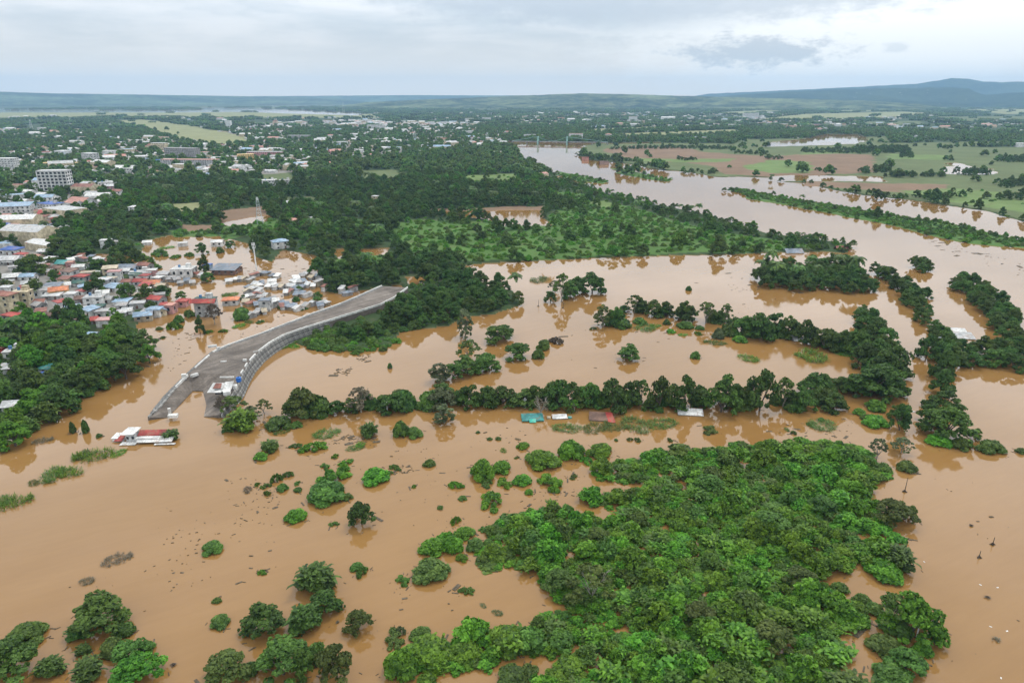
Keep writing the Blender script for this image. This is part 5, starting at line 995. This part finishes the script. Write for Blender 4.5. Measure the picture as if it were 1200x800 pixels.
for i in range(len(MASS)):          # drift caught along the rim of the thicket
    p0, p1 = MASS[i], MASS[(i+1) % len(MASS)]
    for k_ in range(int(np.linalg.norm(p1-p0)/1.6)):
        q = p0+(p1-p0)*rng.random()+rng.normal(0, 1.6, 2); L = rng.exponential(.5)+.2; an = rng.uniform(0, 3.1); dx, dy = math.cos(an)*L/2, math.sin(an)*L/2
        b.bar((q[0]-dx, q[1]-dy, -.08), (q[0]+dx, q[1]+dy, -.08), L*.25, .14)
for p in PLANTS:                    # sticks round the lone bushes
    if p[4] in ('bush', 'round', 'spiky', 'scrub') and p[1] < 330:
        for k_ in range(int(rng.integers(2, 8))):
            a = rng.uniform(0, 6.3); q = np.array(p[:2])+np.array([math.cos(a), math.sin(a)])*p[2]*rng.uniform(.45, .7); L = rng.exponential(.45)+.2; an = rng.uniform(0, 3.1); dx, dy = math.cos(an)*L/2, math.sin(an)*L/2
            b.bar((q[0]-dx, q[1]-dy, -.08), (q[0]+dx, q[1]+dy, -.08), L*.2, .15)
meta(b.build('floating_debris', paint('drift_wood', (.11, .085, .055), .9, .5, 2)), 'dark bits of driftwood and leaves floating on the brown flood', 'debris', None, 'stuff')
LITTER = paint('white_litter', (.78, .77, .74), .6, .1)
for px, py, lb in [(1083,658,'white scrap floating off the thicket, the upper one'), (1149,685,'white scrap on the open water, left of a close pair'), (1169,688,'white scrap on the open water, right of a close pair'), (1161,734,'pale scrap low in the open water, left one'), (1180,739,'pale scrap low in the open water, right one'), (1173,794,'white scrap at the bottom right of the water'), (286,724,'white scrap left of the big dark tree')]:
    x, y, _ = P(px, py); e = MB().add([(-.5,-.2,0),(.4,-.25,.03),(.55,.15,.05),(-.3,.25,.02),(-.4,-.1,.14),(.3,-.1,.17),(.35,.1,.15),(-.2,.15,.16)], [(0,3,2,1),(4,5,6,7),(0,1,5,4),(1,2,6,5),(2,3,7,6),(3,0,4,7)]).build('litter', LITTER, None, (x, y, .0), rng.uniform(0, 3)); e.scale = (.55,)*3; meta(e, lb, 'litter', 'white scraps floating on the flood')
for px, py, r_, lb in [(1168,750,.7,'round dark clump of weeds low in the right water'), (1157,700,.6,'round dark clump of weeds in the right water, middle one'), (1138,616,.55,'dark clump of weeds in the right water, upper one'), (204,779,.5,'small dark clump of weeds beside the bright corner bush'), (396,729,.4,'dark clump beside the big dark tree')]:
    x, y, _ = P(px, py); q = long_leaves(int(px), 40, r_*.9, .3, r_, .16, .02); o = mobj('weed_clump', merge_mesh('weed_clump', [q], LEAF['dry']), None, (x, y, 0)); meta(o, lb, 'weed clump', 'dark weed clumps floating on the flood')
# ------------------------------------------------------------------ labels
MARKS = [(172,515,'drowned white house'), (240,370,'red awning block'), (301,300,'white telecom mast'), (330,395,'levee road'), (262,458,'collapsed shed'), (64,215,'white tower block'), (624,491,'teal roof'), (703,490,'brown roof'), (810,486,'white sheet roof'), (675,340,'drowned islet'), (1055,490,'arm lamp post'), (1060,570,'debris stake'), (1120,392,'pale grey metal roof'), (213,180,'grey mall'), (648,165,'river bridge'), (932,294,'slate shed'), (988,290,'rust roof'), (305,250,'radio tower'), (575,255,'muddy pond'), (67,345,'yellow house'), (27,355,'cream block'), (180,366,'blue pavilion'), (440,235,'slim pale tower'), (633,475,'bare tree'), (545,385,'grey willow'), (504,672,'olive dome bush'), (424,603,'lone dark tree'), (1062,715,'bright open tree'), (125,725,'big corner tree'), (370,685,'spiky dark tree'), (737,418,'lone round bush'), (213,320,'lone white house'), (93,240,'salmon roofed house'), (285,187,'yellow block'), (790,470,'middle of the tree row'), (1020,455,'broad dark tree'), (890,460,'tallest tree of the row'), (383,580,'widest drowned bush')]
def where(px, py, skip=None):
    b_ = min((m for m in MARKS if m[2] != skip and (m[0]-px)**2+((m[1]-py)*1.3)**2 > 60), key=lambda m: (m[0]-px)**2+((m[1]-py)*1.6)**2); dx, dy = px-b_[0], py-b_[1]
    s_ = ('right of' if dx > 0 else 'left of') if abs(dx) > 1.6*abs(dy) else ('in front of' if dy > 0 else 'behind'); return f'{s_} the {b_[2]}'
ORD = ['leftmost', 'second', 'third', 'fourth', 'fifth', 'sixth', 'seventh', 'eighth', 'ninth', 'tenth', 'eleventh', 'twelfth', 'thirteenth', 'fourteenth', 'fifteenth', 'sixteenth', 'seventeenth', 'eighteenth', 'nineteenth', 'twentieth']+['twenty-'+q for q in ('first', 'second', 'third', 'fourth', 'fifth', 'sixth', 'seventh', 'eighth', 'ninth')]+['thirtieth']+['thirty-'+q for q in ('first', 'second', 'third', 'fourth', 'fifth', 'sixth', 'seventh', 'eighth', 'ninth')]
todo = []
wmed = {}
for o, p, cat in PLOBJ:
    px, py = to_px(p[0], p[1]); wpx = p[2]*ppm(px, py)[0]; size = 'big' if wpx > 36 else ('small' if wpx < 14 else 'middling')
    noun = {'mat': 'weed patch', 'bush': 'bush', 'scrub': 'bush', 'palm': 'palm'}.get(p[4], 'tree')
    todo.append((o, px, py, f'{size} {TONE[p[5]]} {WORD[p[4]]} {noun}', where(px, py)))
for h in HOUSES:
    e, px, by, kind, rc, wc, region, wd, hh, lb = h; fl = 'tall' if hh > 7 else 'low'
    e['category'] = 'house' if hh < 10 else 'building'; e['group'] = 'houses '+region
    if lb: e['label'] = lb; continue
    todo.append((e, px, by, f'{fl} {wc} walled house, {rc} {"gabled" if kind == "gable" else "hipped" if kind == "hip" else "flat" if kind == "flat" else "sloping"} roof', where(px, by)))
from collections import defaultdict
g_ = defaultdict(list)
for it in todo: g_[it[3]+' '+it[4]].append(it)
for lab, its in g_.items():
    its.sort(key=lambda i: i[1]); n = len(its)
    for i, it in enumerate(its):
        s_ = lab if n == 1 else f'{it[3]}, {ORD[min(i, 38)]}{" from left" if i else ""} {it[4]}'
        if len(s_.split()) > 16: s_ = s_.replace(' from left', '')
        if len(s_.split()) > 16: s_ = s_.replace('middling ', '').replace(' of the ', ' of ')
        it[0]['label'] = s_
# ------------------------------------------------------------------ haze: one closed box of even thin air
HB = MB().box(-15000, 15000, -15000, 15000, -14.0, 470)
m = bpy.data.materials.new('air'); m.use_nodes = True; t = NT(m.node_tree)
for x_ in list(t.n): t.n.remove(x_)
pv = t.new('ShaderNodeVolumePrincipled'); pv.inputs['Color'].default_value = (.36, .58, .84, 1); pv.inputs['Density'].default_value = .000072; pv.inputs['Anisotropy'].default_value = .1
t.l.new(pv.outputs[0], t.new('ShaderNodeOutputMaterial').inputs['Volume'])
hz_ = HB.build('haze', m); meta(hz_, 'thin bluish haze over the whole valley', 'haze', None, 'stuff')
